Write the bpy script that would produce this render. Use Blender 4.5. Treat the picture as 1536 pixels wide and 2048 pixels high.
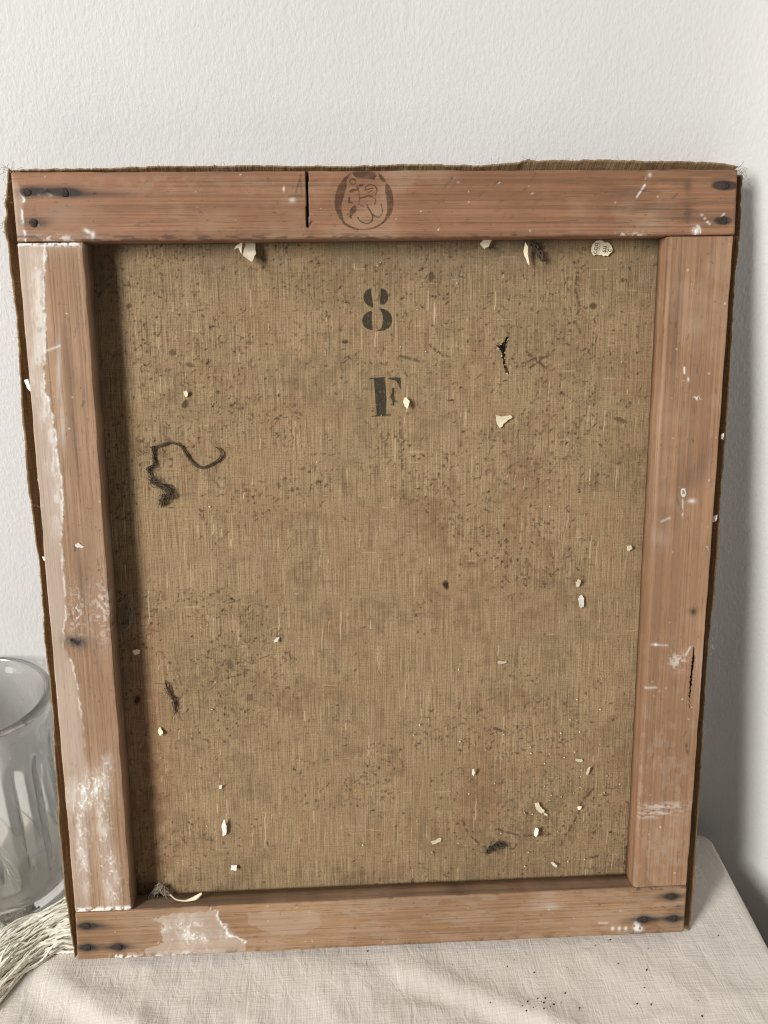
import bpy, math, random
import numpy as np
from mathutils import Matrix, Vector

random.seed(7)
rng = np.random.default_rng(7)
scene = bpy.context.scene
for o in list(bpy.data.objects):
    bpy.data.objects.remove(o)
COL = scene.collection

# ------------------------------------------------------------------ camera
# board frame: u right along the bottom bar, v up the board, w out of the board towards the room
LEAN = math.radians(12.5)          # the canvas leans back against the wall
THETA = math.pi / 2 - LEAN
BOARD = np.array([[1, 0, 0],
                  [0, math.cos(THETA), -math.sin(THETA)],
                  [0, math.sin(THETA), math.cos(THETA)]])      # board -> world
F_PX = 1750.0
CR = np.array([[0.998523, -0.008649, 0.053642],
               [-0.019123, -0.980025, 0.197951],
               [0.050858, -0.198685, -0.978743]])              # board -> camera (x right, y down, z forward)
CC = np.array([0.164961, 0.375906, 0.482415])                  # camera position in the board frame
cam = bpy.data.cameras.new('camera')
cam.sensor_fit = 'VERTICAL'
cam.sensor_height = 32.0
cam.lens = 32.0 * F_PX / 2048.0
cam.clip_start = 0.01
cam.clip_end = 50
cam_ob = bpy.data.objects.new('camera', cam)
COL.objects.link(cam_ob)
axes = np.stack([BOARD @ CR[0], BOARD @ -CR[1], BOARD @ -CR[2]], axis=1)
mw = Matrix(axes.tolist()).to_4x4()
mw.translation = Vector((BOARD @ CC).tolist())
cam_ob.matrix_world = mw
scene.camera = cam_ob

# ------------------------------------------------------------------ light: one big window to the left, soft room light
world = bpy.data.worlds.new('World')
scene.world = world
world.use_nodes = True
bg = world.node_tree.nodes['Background']
bg.inputs['Color'].default_value = (1.0, 0.985, 0.965, 1)
bg.inputs['Strength'].default_value = 0.04
win = bpy.data.lights.new('window_light', 'AREA')
win.shape = 'RECTANGLE'
win.size = 0.48
win.size_y = 1.1
win.energy = 75.0
win.color = (1.0, 0.985, 0.965)
win_ob = bpy.data.objects.new('window_light', win)
COL.objects.link(win_ob)
target = Vector((0.19, 0.03, 0.22))
AZ, EL, DIST = math.radians(47), math.radians(24), 2.3
win_ob.location = target + DIST * Vector((-math.sin(AZ) * math.cos(EL), -math.cos(AZ) * math.cos(EL), math.sin(EL)))
win_ob.rotation_euler = (target - win_ob.location).to_track_quat('-Z', 'Y').to_euler()
scene.view_settings.view_transform = 'Standard'
scene.view_settings.look = 'None'
scene.view_settings.exposure = 0.0
scene.view_settings.gamma = 1.0
scene.view_settings.use_curve_mapping = False
scene.render.engine = 'CYCLES'
scene.cycles.filter_width = 1.1
scene.cycles.max_bounces = 8
scene.cycles.diffuse_bounces = 4
scene.cycles.glossy_bounces = 3
scene.cycles.transparent_max_bounces = 16
scene.cycles.transmission_bounces = 8

# ------------------------------------------------------------------ helpers
T = 0.018                           # depth from the face of the stretcher to the linen
TAB_Z = -T * math.sin(LEAN) - 0.0012


def ray(px, py):
    return np.array([(px - 768) / F_PX, (py - 1024) / F_PX, 1.0]) @ CR


def at(px, py, w=0.0):
    """board point under a measured photo position, on the plane w"""
    d = ray(px, py)
    s = (w - CC[2]) / d[2]
    return CC + s * d


def proj(P):
    c = (np.asarray(P) - CC) @ CR.T
    return 768 + F_PX * c[..., 0] / c[..., 2], 1024 + F_PX * c[..., 1] / c[..., 2]


def on_table(px, py, z=TAB_Z):
    """world point on the level plane z"""
    d = BOARD @ ray(px, py)
    c = BOARD @ CC
    return c + d * ((z - c[2]) / d[2])


def w2px(P):
    return proj(np.asarray(P) @ BOARD)


_tab = rng.random((256, 256)).astype(np.float64)


def vnoise(x, y, seed=0):
    x = np.asarray(x, float) + seed * 17.31
    y = np.asarray(y, float) + seed * 41.77
    xi = np.floor(x).astype(int)
    yi = np.floor(y).astype(int)
    fx = x - xi
    fy = y - yi
    fx = fx * fx * (3 - 2 * fx)
    fy = fy * fy * (3 - 2 * fy)
    a = _tab[xi % 256, yi % 256]
    b = _tab[(xi + 1) % 256, yi % 256]
    c = _tab[xi % 256, (yi + 1) % 256]
    d = _tab[(xi + 1) % 256, (yi + 1) % 256]
    return (a * (1 - fx) + b * fx) * (1 - fy) + (c * (1 - fx) + d * fx) * fy


def fbm(x, y, seed=0, octs=4):
    s = 0
    a = 1
    t = 0
    for k in range(octs):
        s = s + a * vnoise(x * 2 ** k, y * 2 ** k, seed + k * 3)
        t += a
        a *= 0.55
    return s / t


def sm(a, b, x):
    t = np.clip((x - a) / (b - a), 0, 1)
    return t * t * (3 - 2 * t)


def blob(X, Y, cx, cy, rx, ry, ang=0):
    c, s = math.cos(math.radians(ang)), math.sin(math.radians(ang))
    dx, dy = X - cx, Y - cy
    a = (dx * c + dy * s) / rx
    b = (-dx * s + dy * c) / ry
    return np.exp(-(a * a + b * b))


def seg(X, Y, x0, y0, x1, y1, r):
    vx, vy = x1 - x0, y1 - y0
    t = np.clip(((X - x0) * vx + (Y - y0) * vy) / (vx * vx + vy * vy + 1e-9), 0, 1)
    d = np.hypot(X - x0 - t * vx, Y - y0 - t * vy)
    return np.exp(-(d / r) ** 2)


def inpoly(X, Y, poly):
    ins = np.zeros(np.shape(X), bool)
    n = len(poly)
    for i in range(n):
        x0, y0 = poly[i]
        x1, y1 = poly[(i + 1) % n]
        if y0 == y1:
            continue
        cond = (y0 > Y) != (y1 > Y)
        ins ^= cond & (X < (x1 - x0) * (Y - y0) / (y1 - y0) + x0)
    return ins


def fast_mesh(name, V, Q, extra=(), smooth=True):
    me = bpy.data.meshes.new(name)
    V = np.asarray(V, np.float32)
    Q = np.asarray(Q, np.int32).reshape(-1, 4)
    ex = [np.asarray(e, np.int32) for e in extra]
    loops = np.concatenate([Q.ravel()] + ex) if ex else Q.ravel()
    tot = np.concatenate([np.full(len(Q), 4, np.int32), np.array([len(e) for e in ex], np.int32)])
    st = np.concatenate([[0], np.cumsum(tot)[:-1]]).astype(np.int32)
    me.vertices.add(len(V))
    me.vertices.foreach_set('co', V.ravel())
    me.loops.add(len(loops))
    me.loops.foreach_set('vertex_index', loops.astype(np.int32))
    me.polygons.add(len(tot))
    me.polygons.foreach_set('loop_start', st)
    me.polygons.foreach_set('loop_total', tot)
    me.polygons.foreach_set('use_smooth', np.full(len(tot), smooth))
    me.update(calc_edges=True)
    me.validate()
    return me


def add_attr(me, name, rgba):
    a = me.attributes.new(name, 'FLOAT_COLOR', 'POINT')
    a.data.foreach_set('color', np.asarray(rgba, np.float32).ravel())


def link(name, me, mat=None, parent=None, smooth=None):
    o = bpy.data.objects.new(name, me)
    COL.objects.link(o)
    if mat is not None and me is not None:
        me.materials.append(mat)
    if parent is not None:
        o.parent = parent
    return o


def tag(o, label=None, cat=None, group=None, kind=None):
    if label:
        o['label'] = label
    if cat:
        o['category'] = cat
    if group:
        o['group'] = group
    if kind:
        o['kind'] = kind
    return o


def grid_quads(ni, nj, wrap_j=False):
    i = np.arange(ni - 1)[:, None]
    j = np.arange(nj if wrap_j else nj - 1)[None, :]
    j2 = (j + 1) % nj
    return np.stack([i * nj + j, (i + 1) * nj + j, (i + 1) * nj + j2, i * nj + j2], -1).reshape(-1, 4)


class Tubes:
    def __init__(self):
        self.V = []
        self.Q = []
        self.n = 0

    def add(self, pts, r, sides=5):
        pts = np.asarray(pts, float)
        n = len(pts)
        r = np.broadcast_to(np.asarray(r, float), (n,))
        tan = np.gradient(pts, axis=0)
        tan /= np.linalg.norm(tan, axis=1, keepdims=True) + 1e-12
        ref = np.array([0.31, 0.2, 0.93])
        a = np.cross(tan, ref)
        a /= np.linalg.norm(a, axis=1, keepdims=True) + 1e-12
        b = np.cross(tan, a)
        ph = np.arange(sides) * 2 * math.pi / sides
        V = pts[:, None] + r[:, None, None] * (a[:, None] * np.cos(ph)[None, :, None] + b[:, None] * np.sin(ph)[None, :, None])
        self.V.append(V.reshape(-1, 3))
        self.Q.append(grid_quads(n, sides, True) + self.n)
        self.n += n * sides

    def mesh(self, name):
        return fast_mesh(name, np.concatenate(self.V), np.concatenate(self.Q))


def smooth_path(pts, n):
    pts = np.asarray(pts, float)
    d = np.r_[0, np.cumsum(np.linalg.norm(np.diff(pts, axis=0), axis=1))]
    t = np.linspace(0, d[-1], n)
    out = np.stack([np.interp(t, d, pts[:, k]) for k in range(pts.shape[1])], 1)
    for _ in range(3):
        q = out.copy()
        q[1:-1] = (out[:-2] + 2 * out[1:-1] + out[2:]) / 4
        out = q
    return out


# ------------------------------------------------------------------ materials
class NT:
    def __init__(self, name):
        self.m = bpy.data.materials.new(name)
        self.m.use_nodes = True
        self.t = self.m.node_tree
        self.b = self.t.nodes['Principled BSDF']
        self.out = self.t.nodes['Material Output']

    def n(self, typ, **kw):
        nd = self.t.nodes.new(typ)
        for k, v in kw.items():
            setattr(nd, k, v)
        return nd

    def l(self, a, b):
        self.t.links.new(a, b)

    def put(self, sock, v):
        if hasattr(v, 'is_linked') or isinstance(v, bpy.types.NodeSocket):
            self.l(v, sock)
        else:
            sock.default_value = v

    def coord(self, scale, kind='Object'):
        tc = self.n('ShaderNodeTexCoord')
        mp = self.n('ShaderNodeMapping')
        mp.inputs['Scale'].default_value = scale
        self.l(tc.outputs[kind], mp.inputs['Vector'])
        return mp.outputs['Vector']

    def noise(self, vec, scale=1.0, detail=3, rough=0.55, dist=0.0):
        nd = self.n('ShaderNodeTexNoise')
        self.l(vec, nd.inputs['Vector'])
        nd.inputs['Scale'].default_value = scale
        nd.inputs['Detail'].default_value = detail
        nd.inputs['Roughness'].default_value = rough
        nd.inputs['Distortion'].default_value = dist
        return nd.outputs['Fac']

    def ramp(self, fac, stops):
        nd = self.n('ShaderNodeValToRGB')
        el = nd.color_ramp.elements
        while len(el) < len(stops):
            el.new(0.5)
        for e, (p, c) in zip(el, stops):
            e.position = p
            e.color = (c, c, c, 1) if isinstance(c, (int, float)) else (*c, 1)
        self.l(fac, nd.inputs['Fac'])
        return nd.outputs['Color']

    def mix(self, fac, a, b, mode='MIX'):
        nd = self.n('ShaderNodeMix', data_type='RGBA', blend_type=mode)
        self.put(nd.inputs[0], fac)
        self.put(nd.inputs[6], a if not isinstance(a, tuple) else (*a, 1)[:4])
        self.put(nd.inputs[7], b if not isinstance(b, tuple) else (*b, 1)[:4])
        return nd.outputs[2]

    def math(self, op, a, b=0.0, c=None):
        nd = self.n('ShaderNodeMath', operation=op)
        self.put(nd.inputs[0], a)
        self.put(nd.inputs[1], b)
        if c is not None:
            self.put(nd.inputs[2], c)
        return nd.outputs[0]

    def attr(self, name):
        a = self.n('ShaderNodeAttribute', attribute_name=name)
        s = self.n('ShaderNodeSeparateColor')
        self.l(a.outputs['Color'], s.inputs['Color'])
        return s.outputs[0], s.outputs[1], s.outputs[2], a.outputs['Alpha']

    def bump(self, h, strength, dist, normal=None):
        nd = self.n('ShaderNodeBump')
        self.put(nd.inputs['Height'], h)
        nd.inputs['Strength'].default_value = strength
        nd.inputs['Distance'].default_value = dist
        if normal is not None:
            self.l(normal, nd.inputs['Normal'])
        return nd.outputs['Normal']

    def done(self, color=None, rough=0.7, spec=0.3, normal=None):
        if color is not None:
            self.put(self.b.inputs['Base Color'], color if not isinstance(color, tuple) else (*color, 1)[:4])
        self.put(self.b.inputs['Roughness'], rough)
        self.b.inputs['Specular IOR Level'].default_value = spec
        if normal is not None:
            self.l(normal, self.b.inputs['Normal'])
        return self.m


def wood(name, along, dark, mid, light, seed):
    k = NT(name)
    off = seed * 3.7
    a = (10, 1000, 700) if along == 'x' else (1000, 10, 700)
    b = (3.5, 70, 70) if along == 'x' else (70, 3.5, 70)
    c = (4, 460, 300) if along == 'x' else (460, 4, 300)

    def co(s):
        tc = k.n('ShaderNodeTexCoord')
        mp = k.n('ShaderNodeMapping')
        mp.inputs['Scale'].default_value = s
        mp.inputs['Location'].default_value = (off, off * 1.3, off * 0.7)
        k.l(tc.outputs['Object'], mp.inputs['Vector'])
        return mp.outputs['Vector']
    fine = k.noise(co(a), 1, 2, 0.5)
    band = k.noise(co(b), 1, 3, 0.55, 0.6)
    ring = k.noise(co(c), 1, 1, 0.4, 0.25)
    blot = k.noise(co((26, 26, 26)), 1, 4, 0.6)
    pore = k.noise(co((55, 1500, 900) if along == 'x' else (1500, 55, 900)), 1, 2, 0.6)
    speck = k.noise(co((420, 420, 420)), 1, 3, 0.65)
    col = k.ramp(band, [(0.18, dark), (0.5, mid), (0.82, light)])
    col = k.mix(k.ramp(ring, [(0.42, 0.38), (0.50, 0.0)]), col, tuple(x * 0.62 for x in dark))
    col = k.mix(k.ramp(fine, [(0.36, 0.6), (0.52, 0.0)]), col, tuple(x * 0.6 for x in dark))
    col = k.mix(k.ramp(blot, [(0.42, 0.0), (0.66, 0.5)]), col, tuple(x * 0.66 for x in mid))
    col = k.mix(k.ramp(blot, [(0.30, 0.55), (0.50, 0.0)]), col, (0.37, 0.268, 0.180))
    big = k.noise(co((9, 16, 9) if along == 'x' else (16, 9, 9)), 1, 3, 0.6, 0.5)
    col = k.mix(k.ramp(big, [(0.48, 0.0), (0.68, 0.45)]), col, tuple(x * 0.8 for x in dark))
    col = k.mix(k.ramp(big, [(0.30, 0.4), (0.46, 0.0)]), col, light)
    col = k.mix(k.ramp(speck, [(0.27, 0.7), (0.36, 0.0)]), col, (0.10, 0.055, 0.03))
    col = k.mix(k.ramp(pore, [(0.30, 0.5), (0.40, 0.0)]), col, (0.085, 0.048, 0.028))
    r, g, bl, al = k.attr('wear_shade')
    col = k.mix(bl, col, k.mix(0.42, col, (0.47, 0.38, 0.30)))
    col = k.mix(r, col, (0.80, 0.78, 0.73))
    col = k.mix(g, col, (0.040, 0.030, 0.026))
    h = k.math('ADD', k.math('MULTIPLY', fine, 0.6), k.math('MULTIPLY', ring, 0.5))
    h = k.math('ADD', h, k.math('MULTIPLY', r, 0.9))
    nr = k.bump(h, 0.35, 0.0006)
    rough = k.math('SUBTRACT', 0.72, k.math('MULTIPLY', bl, 0.16))
    return k.done(col, rough, 0.28, nr)


def linen(name, tint=(1, 1, 1), attr=True):
    k = NT(name)
    tc = k.n('ShaderNodeTexCoord')

    def co(s):
        mp = k.n('ShaderNodeMapping')
        mp.inputs['Scale'].default_value = s
        k.l(tc.outputs['Object'], mp.inputs['Vector'])
        return mp.outputs['Vector']
    warp = k.noise(co((1750, 36, 1)), 1, 2, 0.6)
    weft = k.noise(co((60, 1750, 1)), 1, 2, 0.6)
    slub = k.noise(co((1300, 18, 1)), 1, 2, 0.5)
    grit = k.noise(co((850, 850, 1)), 1, 2, 0.6)
    mott = k.noise(co((22, 22, 22)), 1, 5, 0.6)
    L = tuple(a * b for a, b in zip((0.47, 0.338, 0.198), tint))
    M = tuple(a * b for a, b in zip((0.305, 0.212, 0.116), tint))
    D = tuple(a * b for a, b in zip((0.130, 0.084, 0.044), tint))
    wv = k.math('ADD', k.math('MULTIPLY', warp, 0.72), k.math('MULTIPLY', weft, 0.28))
    col = k.ramp(wv, [(0.28, D), (0.48, M), (0.70, L)])
    col = k.mix(k.ramp(slub, [(0.58, 0.0), (0.70, 0.6)]), col, L)
    col = k.mix(k.ramp(grit, [(0.28, 0.75), (0.46, 0.0)]), col, D)
    col = k.mix(k.ramp(mott, [(0.36, 0.0), (0.70, 0.27)]), col, k.mix(0.5, M, D))
    h = wv
    if attr:
        r, g, b, al = k.attr('dirt')
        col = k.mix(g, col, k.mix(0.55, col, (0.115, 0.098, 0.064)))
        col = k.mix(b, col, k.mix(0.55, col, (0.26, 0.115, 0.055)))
        col = k.mix(al, col, (0.62, 0.49, 0.31))
        col = k.mix(r, col, (0.030, 0.019, 0.010))
        h = k.math('ADD', h, k.math('MULTIPLY', r, 0.5))
    nr = k.bump(h, 0.6, 0.0009)
    return k.done(col, 0.9, 0.1, nr)


M_TOP = wood('pine_top_bar', 'x', (0.228, 0.110, 0.057), (0.305, 0.154, 0.083), (0.365, 0.200, 0.114), 1)
M_BOT = wood('pine_bottom_bar', 'x', (0.275, 0.158, 0.083), (0.365, 0.215, 0.118), (0.43, 0.270, 0.156), 2)
M_LEFT = wood('pine_left_bar', 'y', (0.29, 0.168, 0.094), (0.380, 0.235, 0.140), (0.455, 0.302, 0.192), 3)
M_RIGHT = wood('pine_right_bar', 'y', (0.255, 0.128, 0.060), (0.345, 0.180, 0.088), (0.412, 0.230, 0.120), 4)
M_LINEN = linen('raw_linen')
M_EDGE = linen('linen_edge', (0.85, 0.82, 0.80), attr=False)


def plain(name, col, rough=0.8, spec=0.2, var=0.25, scale=300, bumpd=0.0):
    k = NT(name)
    n = k.noise(k.coord((scale, scale, scale)), 1, 3, 0.6)
    c = k.mix(k.ramp(n, [(0.3, 0.0), (0.7, 1.0)]), tuple(x * (1 - var) for x in col), tuple(min(x * (1 + var * 0.4), 0.9) for x in col))
    nr = k.bump(n, 0.5, bumpd) if bumpd else None
    return k.done(c, rough, spec, nr)


M_PAPER = plain('old_paper', (0.80, 0.70, 0.50), 0.8, 0.2, 0.16, 260, 0.0003)
M_PAPER2 = plain('grey_paper', (0.60, 0.52, 0.40), 0.8, 0.2, 0.25, 260, 0.0003)
M_WHITE = plain('plaster_chip', (0.82, 0.78, 0.70), 0.8, 0.2, 0.1, 300)
M_LINT = plain('grey_lint', (0.11, 0.085, 0.062), 1.0, 0.05, 0.5, 500)
M_LINT2 = plain('pale_lint', (0.38, 0.33, 0.26), 1.0, 0.05, 0.3, 500)
M_RUST = plain('rusty_iron', (0.050, 0.036, 0.032), 0.85, 0.2, 0.6, 900, 0.0004)
M_SPECK = plain('dirt', (0.022, 0.013, 0.009), 0.95, 0.1, 0.5, 900)
M_COTTON = plain('cotton_yarn', (0.92, 0.85, 0.72), 0.95, 0.1, 0.10, 350)


def ink(name, col, dens, scale):
    k = NT(name)
    tr = k.n('ShaderNodeBsdfTransparent')
    mx = k.n('ShaderNodeMixShader')
    n = k.noise(k.coord(scale), 1, 3, 0.65)
    f = k.ramp(n, [(0.30, dens * 0.35), (0.52, dens)])
    k.done(col, 0.9, 0.05)
    k.l(f, mx.inputs[0])
    k.l(tr.outputs[0], mx.inputs[1])
    k.l(k.b.outputs[0], mx.inputs[2])
    k.l(mx.outputs[0], k.out.inputs['Surface'])
    return k.m


M_STENCIL = ink('stencil_ink', (0.050, 0.044, 0.031), 0.84, (800, 420, 1))
M_STAMP = ink('stamp_ink', (0.052, 0.038, 0.030), 0.48, (160, 420, 1))
M_PRINT = plain('printing_ink', (0.04, 0.03, 0.02), 0.9, 0.1, 0.2)

# wall paint
k = NT('white_wall_paint')
v1 = k.coord((520, 520, 300))
n1 = k.noise(v1, 1, 3, 0.55, 0.3)
n2 = k.noise(k.coord((95, 95, 34)), 1, 3, 0.6, 0.4)
n3 = k.noise(k.coord((9, 9, 6)), 1, 3, 0.5)
n4 = k.noise(k.coord((46, 46, 12)), 1, 1, 0.5, 1.5)
h = k.math('ADD', k.math('MULTIPLY', n1, 0.8), k.math('MULTIPLY', n2, 0.42))
h = k.math('ADD', h, k.ramp(n4, [(0.68, 0.0), (0.80, 0.25)]))
c = k.mix(k.ramp(n3, [(0.35, 0.0), (0.65, 1.0)]), (0.615, 0.607, 0.592), (0.65, 0.64, 0.622))
c = k.mix(k.ramp(k.noise(k.coord((60, 60, 60)), 1, 4, 0.7), [(0.74, 0.0), (0.80, 0.5)]), c, (0.70, 0.67, 0.60))
M_WALL = k.done(c, 0.6, 0.25, k.bump(h, 0.42, 0.0012))

# table cloth
k = NT('washed_linen_cloth')
wx = k.noise(k.coord((1000, 60, 60)), 1, 2, 0.6)
wy = k.noise(k.coord((60, 800, 60)), 1, 2, 0.6)
sl = k.noise(k.coord((500, 14, 14)), 1, 2, 0.5)
mo = k.noise(k.coord((14, 14, 14)), 1, 4, 0.6)
cr = k.noise(k.coord((120, 60, 60)), 1, 3, 0.6, 0.8)
wv = k.math('ADD', wx, wy)
c = k.mix(k.ramp(mo, [(0.35, 0.0), (0.7, 1.0)]), (0.69, 0.64, 0.575), (0.63, 0.58, 0.515))
c = k.mix(k.ramp(wx, [(0.28, 0.25), (0.48, 0.0)]), c, (0.55, 0.49, 0.42))
c = k.mix(k.ramp(sl, [(0.62, 0.0), (0.74, 0.7)]), c, (0.76, 0.71, 0.64))
h = k.math('ADD', k.math('MULTIPLY', wv, 0.35), k.math('MULTIPLY', cr, 1.2))
M_CLOTH = k.done(c, 0.9, 0.1, k.bump(h, 0.6, 0.0014))

M_TABLE = plain('painted_table', (0.55, 0.52, 0.47), 0.6, 0.3, 0.1, 60)

# glass
k = NT('clear_pressed_glass')
gl = k.n('ShaderNodeBsdfGlass')
gl.inputs['Color'].default_value = (0.990, 0.992, 0.985, 1)
gl.inputs['Roughness'].default_value = 0.0
gl.inputs['IOR'].default_value = 1.48
tr = k.n('ShaderNodeBsdfTransparent')
tr.inputs['Color'].default_value = (0.97, 0.975, 0.965, 1)
mx = k.n('ShaderNodeMixShader')
mx.inputs[0].default_value = 0.84
k.l(tr.outputs[0], mx.inputs[1])
k.l(gl.outputs[0], mx.inputs[2])
k.l(mx.outputs[0], k.out.inputs['Surface'])
M_GLASS = k.m

# ------------------------------------------------------------------ wall
WALL_Y = 0.46 * math.sin(LEAN) + (T + 0.0012) * math.cos(LEAN) + 0.003
XC = 0.476                                                     # plastered inside corner of the room, right of the table
RW = 0.106
plan = [(x, WALL_Y) for x in np.arange(-1.3, XC - RW, 0.02)]
plan += [(XC - RW + RW * math.sin(t), WALL_Y - RW + RW * math.cos(t)) for t in np.linspace(0, math.pi / 2, 24)]
plan += [(XC, y) for y in np.arange(WALL_Y - RW - 0.02, -0.24, -0.02)]
plan = np.array(plan)
zs = np.linspace(-0.75, 1.3, 103)
nP = len(plan)
dpl = np.r_[0, np.cumsum(np.linalg.norm(np.diff(plan, axis=0), axis=1))]
nv = np.gradient(plan, axis=0)
nv /= np.linalg.norm(nv, axis=1, keepdims=True)
nv = np.stack([-nv[:, 1], nv[:, 0]], 1)                        # away from the room
DD, ZZ = np.meshgrid(dpl, zs, indexing='ij')
bmp = 0.0022 * (fbm(DD * 7, ZZ * 5, 3) - 0.2)
V = np.stack([plan[:, 0][:, None] + nv[:, 0][:, None] * bmp, plan[:, 1][:, None] + nv[:, 1][:, None] * bmp, ZZ], -1).reshape(-1, 3)
wall = link('wall', fast_mesh('wall', V, grid_quads(nP, 103)), M_WALL)
tag(wall, kind='structure')

# ------------------------------------------------------------------ table and cloth
corner = on_table(1427, 1664)
edge_pt = on_table(1536, 1862)
XE = float(0.5 * (corner[0] + edge_pt[0])) - 0.004
YB = float(min(corner[1], WALL_Y - 0.008))
X0, Y0 = -0.62, -0.42
RC = 0.010


def fold_height(x, y, px, py):
    front = sm(0.02, -0.06, y)
    a = 0.0020 * (fbm(x * 11 + y * 6, y * 13 - x * 4, 5) - 0.5) * 2
    rid = 1 - np.abs(2 * fbm(x * 9 - y * 5, x * 5 + y * 10, 9, 3) - 1)
    b = 0.0028 * (rid ** 4 - 0.35)
    c = 0.0038 * seg(px, py, 800, 1925, 1140, 2060, 26) - 0.0030 * seg(px, py, 780, 1965, 1060, 2080, 34)
    d = 0.0045 * seg(px, py, 110, 1965, 330, 2090, 40) - 0.003 * seg(px, py, 40, 1975, 200, 2090, 40)
    e = 0.0022 * seg(px, py, 1130, 1900, 1380, 2000, 30) + 0.0018 * seg(px, py, 520, 1915, 760, 1960, 24)
    small = 0.0005 * (fbm(x * 70, y * 40, 21, 3) - 0.5) * 2
    crease = 0.0011 * ((1 - np.abs(2 * fbm(x * 26 - y * 12, x * 10 + y * 24, 15, 3) - 1)) ** 6 - 0.25)
    return (a + b) * front * 0.6 + (c + d + e) * front * 0.7 + crease * (0.3 + 0.7 * front) + small


DROP = 0.17
gx = np.concatenate([np.arange(X0, XE - 0.02, 0.0028), np.arange(XE - 0.02, XE + DROP, 0.0022)])
gy = np.concatenate([np.arange(Y0, YB - 0.02, 0.0028), np.arange(YB - 0.02, YB + 0.05, 0.0022)])
GX, GY = np.meshgrid(gx, gy, indexing='ij')
qx = GX - (XE - RC)
qy = GY - (YB - RC)
dx, dy = np.maximum(qx, 0), np.maximum(qy, 0)
dist = np.hypot(dx, dy)
sd = np.where((qx > 0) | (qy > 0), dist, np.maximum(qx, qy)) - RC
nx = np.where(dist > 1e-9, dx / np.maximum(dist, 1e-9), 0)
ny = np.where(dist > 1e-9, dy / np.maximum(dist, 1e-9), 0)
rb = 0.004
over = np.maximum(sd + rb, 0)                        # arc length past the start of the rounded table edge
ang = np.minimum(over / rb, math.pi / 2)
PXc = GX - nx * np.maximum(sd + rb, 0) + nx * rb * np.sin(ang)
PYc = GY - ny * np.maximum(sd + rb, 0) + ny * rb * np.sin(ang)
fall = np.maximum(over - rb * math.pi / 2, 0)
PZc = TAB_Z - rb * (1 - np.cos(ang)) - fall
PXc = PXc + np.where(fall > 0, 0.004 * np.sin(GY * 60) * sm(0, 0.1, fall), 0) * (nx > 0.7)
px_, py_ = w2px(np.stack([PXc, PYc + 0.055 * (XE - PXc), np.full_like(PXc, TAB_Z)], -1))
PZc = PZc + fold_height(PXc, PYc, px_, py_) * sm(rb * 1.2, 0, over)
SKEW = 0.055
V = np.stack([PXc, PYc + SKEW * (XE - PXc), PZc], -1).reshape(-1, 3)
cloth = link('table_cloth', fast_mesh('table_cloth', V, grid_quads(len(gx), len(gy))), M_CLOTH)
sol = cloth.modifiers.new('thickness', 'SOLIDIFY')
sol.thickness = 0.0008
sol.offset = -1
tag(cloth, 'creased cream linen cloth spread over the table under the canvas', 'tablecloth')


def box_mesh(name, lo, hi, bev=0.0):
    import bmesh
    bm = bmesh.new()
    bmesh.ops.create_cube(bm, size=1)
    for v in bm.verts:
        v.co = Vector([lo[i] + (v.co[i] + 0.5) * (hi[i] - lo[i]) for i in range(3)])
    if bev:
        bmesh.ops.bevel(bm, geom=bm.edges[:], offset=bev, segments=3, affect='EDGES', profile=0.5)
    me = bpy.data.meshes.new(name)
    bm.to_mesh(me)
    bm.free()
    return me


def skew(me):
    for v in me.vertices:
        v.co.y += SKEW * (XE - v.co.x)
    return me


troot = bpy.data.objects.new('side_table', None)
COL.objects.link(troot)
troot.location = (0, 0, 0)
tag(troot, 'small table hidden under the cream cloth, rounded corner at right', 'table')
link('table_top', skew(box_mesh('table_top', (X0 + 0.005, Y0 + 0.005, TAB_Z - 0.032), (XE - 0.004, YB - 0.004, TAB_Z - 0.007), 0.004)), M_TABLE, troot)
link('apron', skew(box_mesh('apron', (X0 + 0.03, Y0 + 0.03, TAB_Z - 0.11), (XE - 0.03, YB - 0.03, TAB_Z - 0.033), 0.003)), M_TABLE, troot)

# ------------------------------------------------------------------ the stretched canvas
root = bpy.data.objects.new('stretched_canvas', None)
COL.objects.link(root)
root.rotation_euler = (THETA, 0, 0)
tag(root, 'back of an old stretched canvas with pine stretcher bars, leaning on the white wall', 'canvas')


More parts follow.
